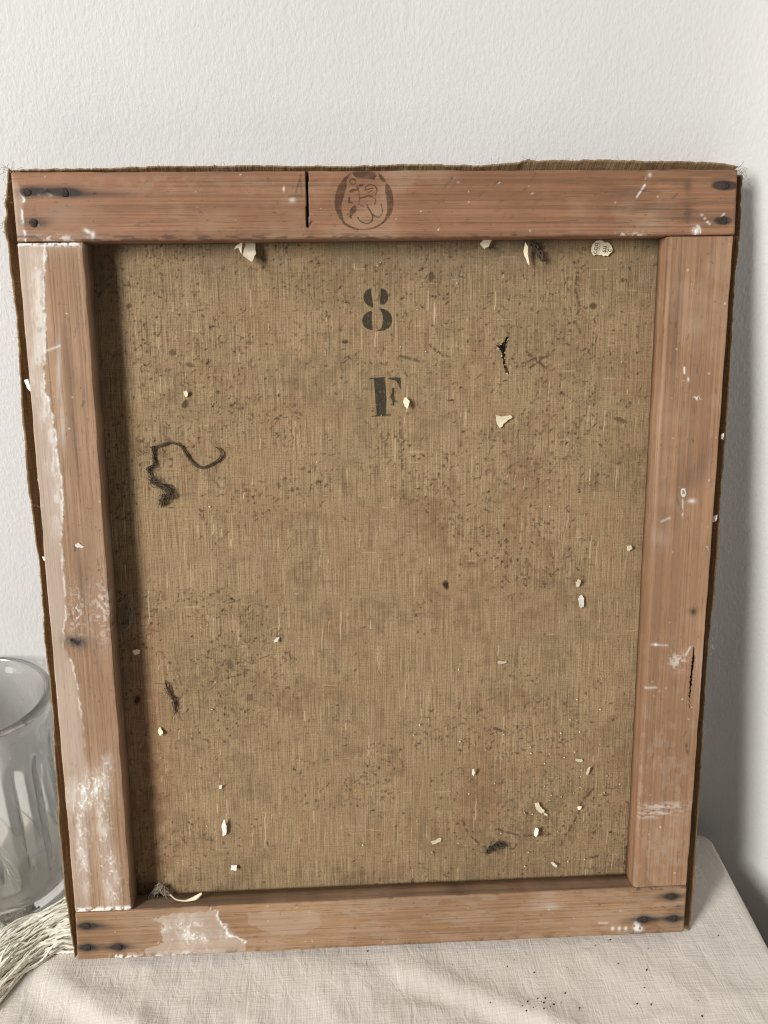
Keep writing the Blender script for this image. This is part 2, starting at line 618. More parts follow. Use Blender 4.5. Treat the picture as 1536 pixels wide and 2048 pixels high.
def make_bar(name, quad, mat, wear_fn, recess_fn, r_lo, r_hi, inner_lo, label, grime_shade=0.0):
    """quad: photo positions of the face corners: start-low, end-low, end-high, start-high"""
    A, B, C_, D = [at(*q)[:2] for q in quad]
    Ln = np.linalg.norm(B - A)
    wid = np.linalg.norm(D - A)
    n_l = int(Ln / 0.0005)
    s = np.linspace(0, 1, n_l)
    P0 = A + (B - A) * s[:, None]
    P1 = D + (C_ - D) * s[:, None]
    Wd = np.linalg.norm(P1 - P0, axis=1)
    m = int(wid / 0.0005)
    # profile: (fraction, offset, depth)
    t_lo = -T + (0.0028 if inner_lo else 0.0002)
    t_hi = -T + (0.0002 if inner_lo else 0.0028)
    prof = [(0, 0.0, t_lo), (0, 0.0, t_lo * 0.6), (0, 0.0, -r_lo * 1.05 - 0.0006), (0, 0.0, -r_lo * 1.05)]
    for a in (25, 50, 72):
        a = math.radians(a)
        prof.append((0, r_lo * (1 - math.cos(a)), -r_lo * (1 - math.sin(a))))
    for j in range(m + 1):
        f = j / m
        prof.append((f, r_lo * (1 - f) - r_hi * f, 0.0))
    for a in (72, 50, 25):
        a = math.radians(a)
        prof.append((1, -r_hi * (1 - math.cos(a)), -r_hi * (1 - math.sin(a))))
    prof += [(1, 0.0, -r_hi * 1.05), (1, 0.0, -r_hi * 1.05 - 0.0006), (1, 0.0, t_hi * 0.6), (1, 0.0, t_hi)]
    prof = np.array(prof)
    np_ = len(prof)
    fr = prof[None, :, 0] + prof[None, :, 1] / Wd[:, None]
    P = P0[:, None] + (P1 - P0)[:, None] * fr[..., None]
    Wc = np.broadcast_to(prof[None, :, 2], fr.shape).copy()
    # edges of the face worn unevenly
    edge = np.minimum(fr * Wd[:, None], (1 - fr) * Wd[:, None])
    lpos = s[:, None] * Ln
    wob = (fbm(lpos * 90, np.where(fr < 0.5, 0.0, 7.0) + 0 * fr, 31, 3) - 0.5)
    Wc -= np.maximum(0, 0.0006 - np.clip(edge, 0, 1)) * (0.25 + 1.0 * np.clip(wob + 0.1, 0, 1)) * (Wc > -0.004)
    endd = np.minimum(lpos, Ln - lpos)
    Wc -= np.maximum(0, 0.0009 - endd) * 0.8 * (Wc > -0.004)
    side = np.where(fr < 0.5, 1, -1) * (edge < 0.0005)
    nrm = (P1 - P0) / Wd[:, None]
    P = P + nrm[:, None] * (side * 0.0005 * (wob))[..., None]
    V = np.concatenate([P, Wc[..., None]], -1)
    X, Y = proj(np.concatenate([P, np.zeros_like(Wc)[..., None]], -1))
    face = Wc > -0.004
    Vw = V.copy()
    if recess_fn is not None:
        Vw[..., 2] -= recess_fn(X, Y) * face
    Vw[..., 2] += 0.00008 * (fbm(X / 9, Y / 9, 12, 2) - 0.5) * face
    wear_shade = wear_fn(X, Y)
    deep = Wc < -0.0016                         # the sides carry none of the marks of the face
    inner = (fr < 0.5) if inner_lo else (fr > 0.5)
    wear_shade = (np.where(deep, 0, wear_shade[0]), np.where(deep, grime_shade * (0.55 + 0.8 * (fbm(X / 60, Y / 60, 44) - 0.5)) * inner, wear_shade[1]), np.where(deep, 0.2, wear_shade[2]))  # inner sides darkened: grime on the bottom bar, painted shade on the left
    Vw[..., 2] += 0.00030 * np.clip(wear_shade[0], 0, 1) * face
    me = fast_mesh(name, Vw.reshape(-1, 3), grid_quads(n_l, np_, True),
                   extra=[np.arange(np_), np.arange(np_)[::-1] + (n_l - 1) * np_])
    rgba = np.stack([np.clip(c, 0, 1) * np.ones_like(X) for c in wear_shade] + [np.ones_like(X)], -1)
    add_attr(me, 'wear_shade', rgba)
    o = link(name, me, mat, root)
    o['label'] = label
    return o


def hi(X, Y, s, seed, lo=0.5, up=0.62, octs=4, sy=None):
    return sm(lo, up, fbm(X / s, Y / (sy or s), seed, octs))


NAILS = {
    'top': [(54, 385), (129, 386), (67, 446), (1451, 371), (1446, 441)],
    'bottom': [(173, 1852), (175, 1895), (238, 1894), (1344, 1793), (1347, 1837), (1288, 1839)],
}


def random_marks(X, Y, n, box, seed, lmin, lmax, r, ang=None):
    rr = random.Random(seed)
    out = np.zeros_like(X)
    for _ in range(n):
        x, y = rr.uniform(box[0], box[2]), rr.uniform(box[1], box[3])
        a = rr.uniform(0, math.pi) if ang is None else math.radians(ang + rr.gauss(0, 12))
        L = rr.uniform(lmin, lmax)
        x1, y1 = x + L * math.cos(a), y + L * math.sin(a)
        m = (X > min(x, x1) - 8) & (X < max(x, x1) + 8) & (Y > min(y, y1) - 8) & (Y < max(y, y1) + 8)
        if m.any():
            out[m] = np.maximum(out[m], rr.uniform(0.35, 0.95) * seg(X[m], Y[m], x, y, x1, y1, r * rr.uniform(0.6, 1.3)))
    return out


def wear_top(X, Y):
    n = fbm(X / 14, Y / 14, 2)
    nf = fbm(X / 4, Y / 4, 5)
    xb = np.interp(Y, [345, 385, 400, 430, 452, 475], [30, 42, 50, 45, 50, 53]) + (n - 0.5) * 8
    gl = sm(2, -2, X - xb) * sm(360, 372, Y)
    wh = np.exp(-((X - xb + 1.5) / 2.2) ** 2) * sm(380, 392, Y) * sm(0.35, 0.5, n) * 0.95
    wh += 0.75 * seg(X, Y, 78, 388, 92, 381, 3.0) + 0.75 * seg(X, Y, 92, 381, 103, 390, 3.0)
    wh += 0.85 * blob(X, Y, 176, 463, 8, 3.5, 30) + 0.7 * blob(X, Y, 187, 470, 3.5, 7) + 0.6 * hi(X, Y, 8, 41) * blob(X, Y, 110, 477, 60, 6)
    wh += hi(X, Y, 5, 8, 0.45, 0.6) * (blob(X, Y, 1393, 462, 9, 11) > 0.3) * 1.0 + 0.7 * blob(X, Y, 1393, 463, 7, 9)
    wh += 0.95 * seg(X, Y, 1274, 394, 1290, 370, 1.8) + 0.6 * blob(X, Y, 1300, 350, 3, 4)
    for (a, b) in ((1404, 430), (1410, 437), (1415, 444), (1419, 448)):
        wh += 0.9 * blob(X, Y, a, b, 2.4, 2.2)
    wh += 0.8 * seg(X, Y, 1441, 436, 1448, 428, 1.8)
    wh += hi(X, Y, 7, 14, 0.45, 0.62) * sm(462, 468, Y) * sm(1225, 1240, X) * sm(1310, 1285, X) * 0.6
    wh += 0.7 * random_marks(X, Y, 22, (60, 345, 1460, 470), 3, 0.5, 3, 1.0)
    wh += 0.5 * blob(X, Y, 585, 400, 6, 5) + 0.7 * blob(X, Y, 568, 378, 2, 5)
    dk = 0
    for (x, y) in NAILS['top'][:3]:
        dk = dk + 1.0 * blob(X, Y, x + 6, y - 1, 26, 10) * (0.6 + 0.6 * n)
    dk = dk + 0.85 * blob(X, Y, 95, 381, 62, 9) * sm(36, 44, X) + 0.6 * blob(X, Y, 185, 389, 70, 7)
    dk = dk + 0.95 * sm(0, 0.4, 1.25 - np.hypot((X - 1450) / 26, (Y - 371) / 9.5)) * (X > 1420 + 0 * Y)
    dk = dk + 0.9 * sm(0, 0.5, 1.2 - np.hypot((X - 1446) / 19, (Y - 441) / 8.5)) * (0.6 + 0.5 * nf)
    dk = dk + 0.55 * blob(X, Y, 1376, 372, 8, 13) + 0.38 * blob(X, Y, 1376, 425, 9, 18) + 0.5 * seg(X, Y, 1345, 397, 1354, 388, 2)
    dk = dk + 0.5 * seg(X, Y, 578, 393, 603, 391, 2.5) + 0.5 * seg(X, Y, 592, 385, 602, 350, 2.0) + 0.5 * seg(X, Y, 601, 360, 604, 385, 1.8)
    dk = dk + 1.0 * seg(X, Y, 614, 342, 615, 452, 2.6) + 0.7 * seg(X, Y, 616, 455, 624, 443, 2)
    dk = dk + 0.55 * sm(8, 0, Y - (345 - 8 * (X - 20) / 1456)) * sm(1000, 1080, X) * hi(X, Y, 40, 19, 0.42, 0.6, 3, 5)
    dk = dk + 0.30 * hi(X, Y, 90, 23, 0.5, 0.64, 4, 9) * sm(1120, 1300, X)
    dk = dk + 0.6 * hi(X, Y, 26, 52, 0.52, 0.66, 3, 6) * sm(464, 473, Y) * sm(1260, 1120, X)
    dk = dk + 0.6 * random_marks(X, Y, 40, (60, 345, 1460, 470), 5, 2, 9, 1.4, 0) + 0.4 * random_marks(X, Y, 14, (850, 355, 1090, 440), 9, 8, 22, 2.0, -30)
    gl = np.clip(gl + 0.35 * blob(X, Y, 130, 430, 60, 25) + 0.5 * blob(X, Y, 130, 472, 90, 9) + 0.3 * sm(0.45, 0.65, n) * blob(X, Y, 300, 365, 190, 22), 0, 1)
    return wh, dk, gl


def recess_top(X, Y):
    return 0.004 * (seg(X, Y, 614, 341, 615, 451, 2.3) > 0.4) + 0.0006 * seg(X, Y, 616, 455, 624, 443, 2)


def wear_left(X, Y):
    n = fbm(X / 12, Y / 16, 61)
    nf = fbm(X / 3.5, Y / 3.5, 62)
    ys = [485, 600, 650, 690, 740, 780, 830, 870, 930, 960, 1010, 1060, 1100, 1150, 1180, 1220, 1260, 1290, 1305, 1340, 1370, 1400, 1430, 1470, 1520, 1560]
    xv = [92, 88, 93, 92, 90, 92, 107, 112, 118, 124, 127, 125, 125, 128, 130, 134, 128, 126, 138, 148, 158, 160, 163, 168, 174, 182]
    xb = np.interp(Y, ys, xv) + (n - 0.5) * 10 + (nf - 0.5) * 4
    d = X - xb
    gl = sm(3, -4, d) * sm(1580, 1500, Y) * 0.95
    line = np.exp(-((d + 1) / 1.9) ** 2) * sm(1480, 1400, Y) * sm(0.28, 0.42, n)
    band = sm(2, -3, d) * sm(-38, -8, d) * sm(485, 520, Y) * sm(1120, 980, Y) * (0.30 + 0.75 * hi(X, Y, 12, 66, 0.42, 0.62, 4, 26))
    wh = 0.6 * line * (0.35 + 0.65 * hi(X, Y, 9, 64, 0.4, 0.55)) + 0.42 * band
    wh += 0.10 * sm(0, -10, d)
    patch = (0.95 * blob(X, Y, 168, 1590, 30, 34) + 0.9 * blob(X, Y, 205, 1650, 14, 60, -8) + 1.0 * blob(X, Y, 222, 1760, 16, 60, -6)
             + 0.8 * blob(X, Y, 165, 1700, 13, 90, -4) + 0.6 * blob(X, Y, 200, 1570, 20, 30) + 0.5 * blob(X, Y, 215, 1530, 12, 28))
    wh += patch * (0.16 + 0.35 * hi(X, Y, 11, 70, 0.40, 0.66, 4, 24) + 0.75 * hi(X, Y, 3.2, 71, 0.50, 0.72, 3, 5) * hi(X, Y, 10, 73, 0.42, 0.6, 3, 20))
    wh += 0.95 * sm(9, 3, np.abs(Y - (1823 - 0.05 * (X - 150)))) * hi(X, Y, 7, 74, 0.36, 0.52)
    wh += 0.9 * hi(X, Y, 6, 75, 0.42, 0.56) * sm(497, 488, Y) * sm(170, 150, X)
    wh += 0.45 * seg(X, Y, 93, 702, 120, 692, 2.4) + 0.3 * blob(X, Y, 118, 740, 5, 60) + 0.25 * blob(X, Y, 125, 850, 6, 50)
    wh += 0.4 * hi(X, Y, 6, 77, 0.5, 0.62) * blob(X, Y, 205, 1220, 22, 60) + 0.5 * hi(X, Y, 4, 79, 0.55, 0.65) * blob(X, Y, 155, 1230, 14, 50)
    wh += 0.8 * random_marks(X, Y, 40, (40, 490, 260, 1810), 11, 0.5, 3, 1.0)
    gl = np.clip(gl + 0.7 * np.clip(patch, 0, 1) + 0.35 * blob(X, Y, 205, 1210, 25, 60) + 0.5 * sm(520, 488, Y), 0, 1)
    dk = 0.75 * blob(X, Y, 150, 1283, 19, 10, 12) * (0.5 + nf) + 0.35 * blob(X, Y, 160, 1283, 34, 18)
    dk += 0.34 * blob(X, Y, 137, 720, 7, 70, -6) + 0.26 * blob(X, Y, 160, 1150, 10, 70, -8) + 0.32 * blob(X, Y, 145, 860, 5, 90, -6)
    dk += 0.45 * random_marks(X, Y, 60, (100, 490, 260, 1810), 12, 3, 14, 1.3, 86)
    dk += 0.6 * seg(X, Y, 164, 814, 168, 802, 1.5) + 0.7 * seg(X, Y, 150, 1090, 150, 1102, 1.8)
    wh += 0.7 * seg(X, Y, 138, 1282, 160, 1287, 1.6)
    return wh, dk, gl


def recess_left(X, Y):
    return 0.0012 * seg(X, Y, 144, 1281, 160, 1288, 2.2)


def wear_right(X, Y):
    n = fbm(X / 14, Y / 18, 81)
    nf = fbm(X / 3.5, Y / 3.5, 82)
    wh = 0.8 * random_marks(X, Y, 46, (1275, 480, 1460, 1760), 21, 0.5, 3, 1.0)
    wh += 0.9 * seg(X, Y, 1369, 735, 1369, 747, 1.7) + 0.9 * blob(X, Y, 1377, 759, 1.8, 4) + 0.75 * hi(X, Y, 4, 85) * blob(X, Y, 1396, 796, 7, 5) * 1.4
    wh += 0.85 * (np.abs(np.hypot((X - 1367) / 4, (Y - 985) / 6.5) - 1) < 0.35) + 0.75 * blob(X, Y, 1384, 1002, 7, 4)
    wh += 0.7 * seg(X, Y, 1366, 1000, 1365, 1035, 1.5) * hi(X, Y, 4, 87, 0.4, 0.55)
    wh += 0.35 * seg(X, Y, 1323, 1043, 1340, 1036, 2.2) + 0.6 * blob(X, Y, 1312, 1289, 3, 3) + 0.35 * seg(X, Y, 1303, 1289, 1335, 1291, 2)
    wh += 0.55 * hi(X, Y, 6, 88, 0.45, 0.6) * blob(X, Y, 1355, 1322, 18, 16) + 0.6 * seg(X, Y, 1372, 1310, 1381, 1294, 1.6)
    wh += 0.4 * seg(X, Y, 1292, 1376, 1312, 1375, 2.4)
    wh += 0.42 * hi(X, Y, 10, 89, 0.42, 0.6, 4, 3) * (blob(X, Y, 1325, 1612, 45, 7, -3) + blob(X, Y, 1310, 1628, 50, 7, -6))
    wh += 0.4 * blob(X, Y, 1400, 1400, 6, 70, 4) * sm(1396, 1402, X + 0.05 * (Y - 1400)) * hi(X, Y, 4, 90, 0.4, 0.6, 3, 30)
    dk = 0.9 * inpoly(X + (nf - 0.5) * 5, Y, [(1388, 1289), (1392, 1318), (1388, 1345), (1386, 1370), (1381, 1400), (1379, 1418), (1379, 1390), (1382, 1350), (1386, 1310)])
    dk = dk + 0.7 * blob(X, Y, 1387, 1224, 5, 7) + 0.3 * blob(X, Y, 1387, 1222, 12, 9)
    dk = dk + 0.38 * blob(X, Y, 1350, 640, 10, 130, 4) + 0.3 * blob(X, Y, 1322, 900, 4, 190, 3.5) + 0.3 * blob(X, Y, 1390, 950, 22, 50, 30)
    dk = dk + 0.5 * np.exp(-((X - (1338 - (Y - 480) * 0.0605)) / 2.2) ** 2) * sm(0.42, 0.62, fbm(Y / 60, X / 300, 91))
    dk = dk + 0.5 * random_marks(X, Y, 80, (1275, 480, 1460, 1760), 22, 3, 16, 1.3, 92)
    dk = dk + 0.75 * blob(X, Y, 1373, 1491, 2, 5) + 0.75 * blob(X, Y, 1375, 1503, 2, 4)
    gl = 0.4 * sm(0.5, 0.7, n) * sm(1300, 1500, Y) + 0.5 * blob(X, Y, 1318, 1075, 20, 16) + 0.25
    gl = gl + 0.5 * blob(X, Y, 1403, 1340, 9, 60, 5)
    return wh, dk, np.clip(gl, 0, 1)


def recess_right(X, Y):
    nf = fbm(X / 3.5, Y / 3.5, 82)
    return 0.004 * inpoly(X + (nf - 0.5) * 5, Y, [(1388, 1289), (1392, 1318), (1388, 1345), (1386, 1370), (1381, 1400), (1379, 1418), (1379, 1390), (1382, 1350), (1386, 1310)])


def wear_bottom(X, Y):
    n = fbm(X / 14, Y / 12, 101)
    nf = fbm(X / 3.5, Y / 3.5, 102)
    nn = fbm(X / 22, Y / 16, 103)
    pa = np.array([(300, 1838), (330, 1830), (430, 1824), (436, 1838), (452, 1855), (465, 1872), (488, 1882), (485, 1905), (400, 1912), (290, 1914), (300, 1895), (325, 1886), (318, 1862), (330, 1852), (318, 1845)])
    gl1 = inpoly(X + (nn - 0.5) * 22, Y + (n - 0.5) * 14, pa)
    gl2 = inpoly(X + (nn - 0.5) * 20, Y + (n - 0.5) * 12, [(496, 1826), (560, 1822), (640, 1822), (640, 1850), (618, 1868), (560, 1872), (520, 1860), (496, 1850)])
    gl = gl1 * 0.9 + gl2 * 0.65 + 0.4 * hi(X, Y, 40, 105, 0.5, 0.6, 4, 14) * sm(600, 700, X)
    edge = np.zeros_like(X)
    ex = np.array([(430, 1824), (438, 1840), (452, 1858), (462, 1872), (488, 1882)])
    for i in range(4):
        edge = np.maximum(edge, seg(X + (nn - 0.5) * 22, Y + (n - 0.5) * 14, *ex[i], *ex[i + 1], 2.2))
    wh = 0.8 * edge * sm(0.3, 0.45, nf) + gl1 * 0.10
    wh = wh + (0.95 * blob(X, Y, 375, 1860, 26, 26) + 0.9 * blob(X, Y, 382, 1875, 12, 10) + 0.9 * blob(X, Y, 409, 1875, 10, 14) + 0.8 * blob(X, Y, 452, 1872, 13, 12)
               + 0.7 * blob(X, Y, 385, 1905, 60, 6) + 0.5 * blob(X, Y, 330, 1860, 12, 20)) * (0.12 + 0.3 * hi(X, Y, 14, 107, 0.4, 0.66) + 0.8 * hi(X, Y, 3.2, 108, 0.48, 0.7, 3) * hi(X, Y, 9, 106, 0.40, 0.6))
    wh = wh + 0.9 * hi(X, Y, 8, 109, 0.42, 0.54) * (seg(X, Y, 225, 1914, 360, 1914, 5) + blob(X, Y, 238, 1913, 9, 5))
    wh = wh + 0.95 * hi(X, Y, 5, 110, 0.34, 0.46) * (blob(X, Y, 1274, 1848, 5, 8) + blob(X, Y, 1277, 1858, 8, 6)) * 1.5
    for x in (1226, 1239, 1252):
        wh = wh + 0.85 * blob(X, Y, x, 1857, 3.2, 4)
    wh = wh + 0.25 * blob(X, Y, 1103, 1813, 18, 5) + 0.7 * random_marks(X, Y, 34, (170, 1790, 1365, 1910), 31, 0.5, 3, 1.0)
    wh = wh + 0.4 * seg(X, Y, 1198, 1846, 1216, 1846, 1.8)
    dk = 0
    for (x, y) in NAILS['bottom']:
        dk = dk + 0.95 * blob(X, Y, x, y, 32, 6, -2) * (0.7 + 0.5 * n) + 0.75 * blob(X, Y, x, y, 13, 11)
    dk = dk + 0.4 * blob(X, Y, 200, 1853, 26, 9) + 0.35 * blob(X, Y, 1358, 1815, 14, 9)
    dk = dk + 0.5 * hi(X, Y, 16, 112, 0.55, 0.66) * sm(14, 2, np.abs(Y - (1922 - (X - 155) * 0.047)))
    dk = dk + 0.55 * random_marks(X, Y, 60, (170, 1790, 1365, 1915), 32, 2, 10, 1.4, -3)
    dk = dk + 0.7 * hi(X, Y, 9, 113, 0.50, 0.6) * sm(4, 0, np.abs(Y - (1779 - (X - 1265) * 0.03))) * sm(1240, 1265, X)
    return wh, dk, np.clip(gl, 0, 1)


bars = {}
bars['top'] = make_bar('stretcher_bar', [(34, 484.5), (1470, 470), (1476, 338), (21, 344)], M_TOP, wear_top, recess_top, 0.0016, 0.0012, True,
                       'reddish top stretcher bar with a round ink stamp and a saw cut')
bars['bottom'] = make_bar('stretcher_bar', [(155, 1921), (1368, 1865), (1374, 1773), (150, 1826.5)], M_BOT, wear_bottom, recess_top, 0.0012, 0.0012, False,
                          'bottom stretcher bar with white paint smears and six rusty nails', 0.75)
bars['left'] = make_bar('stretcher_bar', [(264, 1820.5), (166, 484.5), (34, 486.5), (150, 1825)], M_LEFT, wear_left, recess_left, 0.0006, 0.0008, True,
                        'left stretcher bar with a ragged pale glaze stain and a knot', 0.8)  # last value puts the shade of its inner side into the colour
bars['right'] = make_bar('stretcher_bar', [(1374, 1771.5), (1468, 472), (1337, 473), (1267, 1776.5)], M_RIGHT, wear_right, recess_right, 0.0010, 0.0022, False,
                         'right stretcher bar with straight grain and a dark split near its edge')


# nails
def nail_mesh():
    V = []
    Q = []
    nS, rings = 12, [(0.0022, -0.0002), (0.0021, 0.0003), (0.0014, 0.00042), (0.0005, 0.00046)]
    for r, z in rings:
        for s in range(nS):
            a = 2 * math.pi * s / nS
            rr = r * (1 + 0.10 * math.sin(3 * a + 1) + 0.06 * math.sin(5 * a))
            V.append((rr * math.cos(a), rr * math.sin(a), z))
    Q = grid_quads(len(rings), nS, True)[:, ::-1]
    return fast_mesh('nail', V, Q, extra=[np.arange(nS) + 3 * nS])


nm = nail_mesh()
nm.materials.append(M_RUST)
for key, lst in NAILS.items():
    for i, (x, y) in enumerate(lst):
        o = bpy.data.objects.new('nail', nm)
        COL.objects.link(o)
        o.parent = bars[key]
        p = at(x, y, 0)
        o.location = (p[0], p[1], 0.00005)
        o.rotation_euler = (0, 0, i * 1.3)
        o.scale = (1.0, 0.9 + 0.05 * (i % 3), 1)

# ---- linen: dense sheet in the opening, dirt painted per point
IN = [at(x, y, -T) for x, y in ((150, 470), (1350, 455), (1285, 1800), (250, 1850))]
u0, u1 = at(160, 1000, -T)[0] - 0.004, at(1345, 500, -T)[0] + 0.006
v0, v1 = at(260, 1830, -T)[1] - 0.004, at(700, 470, -T)[1] + 0.004
u0 = min(p[0] for p in (at(170, 490, -T), at(262, 1810, -T))) - 0.006
step = 0.00050
uu = np.concatenate([[0.001], np.arange(u0, u1, step), [0.379]])
vv = np.concatenate([[0.001], np.arange(v0, v1, step), [0.459]])
UU, VV = np.meshgrid(uu, vv, indexing='ij')


def linen_w(u, v):
    """slack of the old linen"""
    cx = np.clip((u - 0.034) / 0.31, 0, 1)
    cy = np.clip((v - 0.034) / 0.39, 0, 1)
    bow = np.sin(np.pi * cx) * np.sin(np.pi * cy)
    return -T - 0.0018 * bow + 0.0012 * (fbm(u * 14, v * 14, 5, 3) - 0.5) * np.minimum(1, 4 * bow) + 0.0004 * np.sin(v * 330) * np.exp(-((u - 0.345) / 0.012) ** 2)


LW = linen_w(UU, VV)
PX, PY = proj(np.stack([UU, VV, LW], -1))
ni, nj = UU.shape
dirt = np.zeros((ni, nj))
pale = np.zeros((ni, nj))


def dens(px, py):
    n = fbm(px / 130, py / 110, 201, 4)
    d = 0.05 + 1.5 * sm(0.47, 0.66, n)
    d = d + 1.6 * math.exp(-((px - 450) / 110) ** 2 - ((py - 1340) / 110) ** 2) + 1.6 * math.exp(-((px - 1080) / 170) ** 2 - ((py - 1620) / 130) ** 2)
    d = d + 1.3 * math.exp(-((px - 400) / 120) ** 2 - ((py - 760) / 150) ** 2) + 1.2 * math.exp(-((px - 1080) / 170) ** 2 - ((py - 680) / 110) ** 2)
    d = d + 0.5 * math.exp(-((px - 760) / 260) ** 2 - ((py - 720) / 90) ** 2)
    d = d - 0.5 * math.exp(-((px - 700) / 230) ** 2 - ((py - 1180) / 220) ** 2)
    return max(d, 0.03)


def splat(arr, pu, pv, val, rad=1):
    iu = np.searchsorted(uu, pu)
    iv = np.searchsorted(vv, pv)
    for a, b in zip(iu, iv):
        if 2 <= a < ni - 3 and 2 <= b < nj - 3:
            if rad == 0:
                arr[a, b] = max(arr[a, b], val)
            else:
                arr[a - 1:a + 2, b - 1:b + 2] = np.maximum(arr[a - 1:a + 2, b - 1:b + 2], val * 0.45)
                arr[a, b] = max(arr[a, b], val)


def stroke(arr, px, py, L, a, curl, val, rad):
    n = max(2, int(L / 1.2))
    x, y = px, py
    xs_, ys_ = [], []
    for i in range(n):
        xs_.append(x)
        ys_.append(y)
        x += math.cos(a) * 1.2
        y += math.sin(a) * 1.2
        a += curl + random.gauss(0, 0.12 if arr is dirt else 0.0)
    P = np.array([at(q, r, -T - 0.001) for q, r in zip(xs_, ys_)])
    splat(arr, P[:, 0], P[:, 1], val, rad)


cnt = 0
while cnt < 6800:
    x, y = random.uniform(190, 1330), random.uniform(490, 1790)
    if random.random() * 2.2 > dens(x, y):
        continue
    cnt += 1
    kind = random.random()
    if kind < 0.6:
        stroke(dirt, x, y, random.uniform(1.2, 4), random.uniform(0, 6.3), 0, random.uniform(0.25, 0.85), 1 if random.random() < 0.5 else 0)
    elif kind < 0.91:
        stroke(dirt, x, y, random.uniform(4, 11), random.gauss(0, 0.9), random.gauss(0, 0.10), random.uniform(0.3, 0.85), 0)
    else:
        stroke(dirt, x, y, random.uniform(8, 24), random.uniform(0, 6.3), random.gauss(0, 0.08), random.uniform(0.3, 0.75), 0)
soft = dirt.copy()
for _ in range(2):
    soft[1:-1] = (soft[:-2] + 2 * soft[1:-1] + soft[2:]) / 4
    soft[:, 1:-1] = (soft[:, :-2] + 2 * soft[:, 1:-1] + soft[:, 2:]) / 4
dirt = 0.55 * dirt + 0.6 * soft
dirt *= 0.6 + 0.7 * sm(0.36, 0.56, fbm(PX / 3.0, PY / 3.0, 240, 2))
for _ in range(260):                                   # loose pale yarns of the weave, upright
    x, y = random.uniform(200, 1320), random.uniform(490, 1770)
    stroke(pale, x, y, random.uniform(8, 70) * random.random() + 6, math.pi / 2 + (x - 560) * 0.00011, 0, random.uniform(0.25, 0.75), 0)
for _ in range(70):
    stroke(pale, random.uniform(200, 1320), random.uniform(490, 1770), random.uniform(8, 34), 0.0, 0, random.uniform(0.2, 0.5), 0)
n1 = fbm(PX / 90, PY / 90, 211)
n2 = fbm(PX / 16, PY / 16, 212)
nf = fbm(PX / 5, PY / 5, 213)
# drip under the letter, spots, smudges with shapes of their own
dirt = np.maximum(dirt, 0.55 * seg(PX, PY, 800, 835, 808, 1000, 3.5) * sm(0.4, 0.58, nf))
for (x, y, rx, ry, s) in ((891, 1170, 5, 8, .95), (275, 1400, 5, 9, .9), (862, 553, 5, 9, .7), (258, 612, 5, 5, .7), (370, 808, 6, 8, .8), (722 - 32, 683, 6, 4, .8),
                          (460, 1330, 6, 12, .6), (490, 1345, 4, 9, .6), (498, 685, 7, 4, .5), (500, 1395, 6, 8, .5), (1186, 612, 6, 6, .75), (1240, 840, 14, 4, .6), (1245, 560, 4, 4, .7), (345, 705, 7, 6, .6), (380, 730, 9, 4, .6)):
    dirt = np.maximum(dirt, s * sm(0.25, 0.75, blob(PX, PY, x, y, rx * 1.3, ry * 1.3, random.uniform(-20, 20)) + (nf - 0.5) * 0.5))
for pts in ([(1155, 545), (1150, 580), (1160, 615), (1150, 640), (1160, 665)], [(1030, 735), (1065, 718), (1100, 712)], [(1060, 735), (1100, 705)], [(1050, 700), (1090, 735)],
            [(925, 1640), (935, 1665), (960, 1690), (990, 1700)], [(980, 1700), (1000, 1680), (1010, 1690)], [(1120, 1690), (1150, 1640), (1165, 1600), (1190, 1575)],
            [(1000, 1660), (1040, 1672), (1100, 1668)], [(985, 1680), (975, 1710)], [(1180, 1715), (1196, 1712)], [(1225, 1440), (1235, 1432)], [(985, 1455), (1005, 1462)],
            [(340, 1370), (352, 1400), (350, 1425)], [(920, 1128), (945, 1128)], [(860, 690), (885, 712)], [(800, 712), (840, 722)]):
    for a, b in zip(pts[:-1], pts[1:]):
        dirt = np.maximum(dirt, 0.72 * seg(PX, PY, *a, *b, 3.4) * sm(0.34, 0.55, nf))
dirt = np.maximum(dirt, 0.45 * blob(PX, PY, 985, 1695, 40, 16, 10) * sm(0.4, 0.6, nf))
dirt = np.maximum(dirt, 0.75 * sm(0.3, 0.7, blob(PX, PY, 1262, 1725, 14, 60) + (nf - 0.5) * 0.9))
dirt = np.maximum(dirt, 0.20 * sm(0.48, 0.70, n1 * 0.35 + n2 * 0.65))
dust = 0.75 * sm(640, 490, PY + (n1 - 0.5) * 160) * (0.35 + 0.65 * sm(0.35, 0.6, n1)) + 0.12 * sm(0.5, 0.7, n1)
red = 0.55 * blob(PX, PY, 960, 1060, 160, 150) * sm(0.42, 0.62, n2 * 0.5 + n1 * 0.5) + 0.5 * blob(PX, PY, 850, 1320, 90, 50) * sm(0.45, 0.6, n1)
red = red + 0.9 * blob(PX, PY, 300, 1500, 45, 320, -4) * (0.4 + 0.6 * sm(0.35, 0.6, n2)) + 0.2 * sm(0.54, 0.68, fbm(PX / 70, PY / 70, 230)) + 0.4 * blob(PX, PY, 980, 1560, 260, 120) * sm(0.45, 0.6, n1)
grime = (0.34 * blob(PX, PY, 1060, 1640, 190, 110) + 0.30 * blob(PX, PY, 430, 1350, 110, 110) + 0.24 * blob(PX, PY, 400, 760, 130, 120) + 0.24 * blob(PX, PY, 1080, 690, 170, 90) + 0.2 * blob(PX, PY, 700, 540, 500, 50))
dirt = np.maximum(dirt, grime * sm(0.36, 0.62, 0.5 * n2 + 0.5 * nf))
tear_o = [(1016, 668), (1019, 676), (1012, 690), (1010, 705), (1010, 722), (1015, 738), (1018, 752), (1011, 745), (1006, 728), (1003, 705), (993, 695), (993, 689), (1003, 688), (1011, 680)]
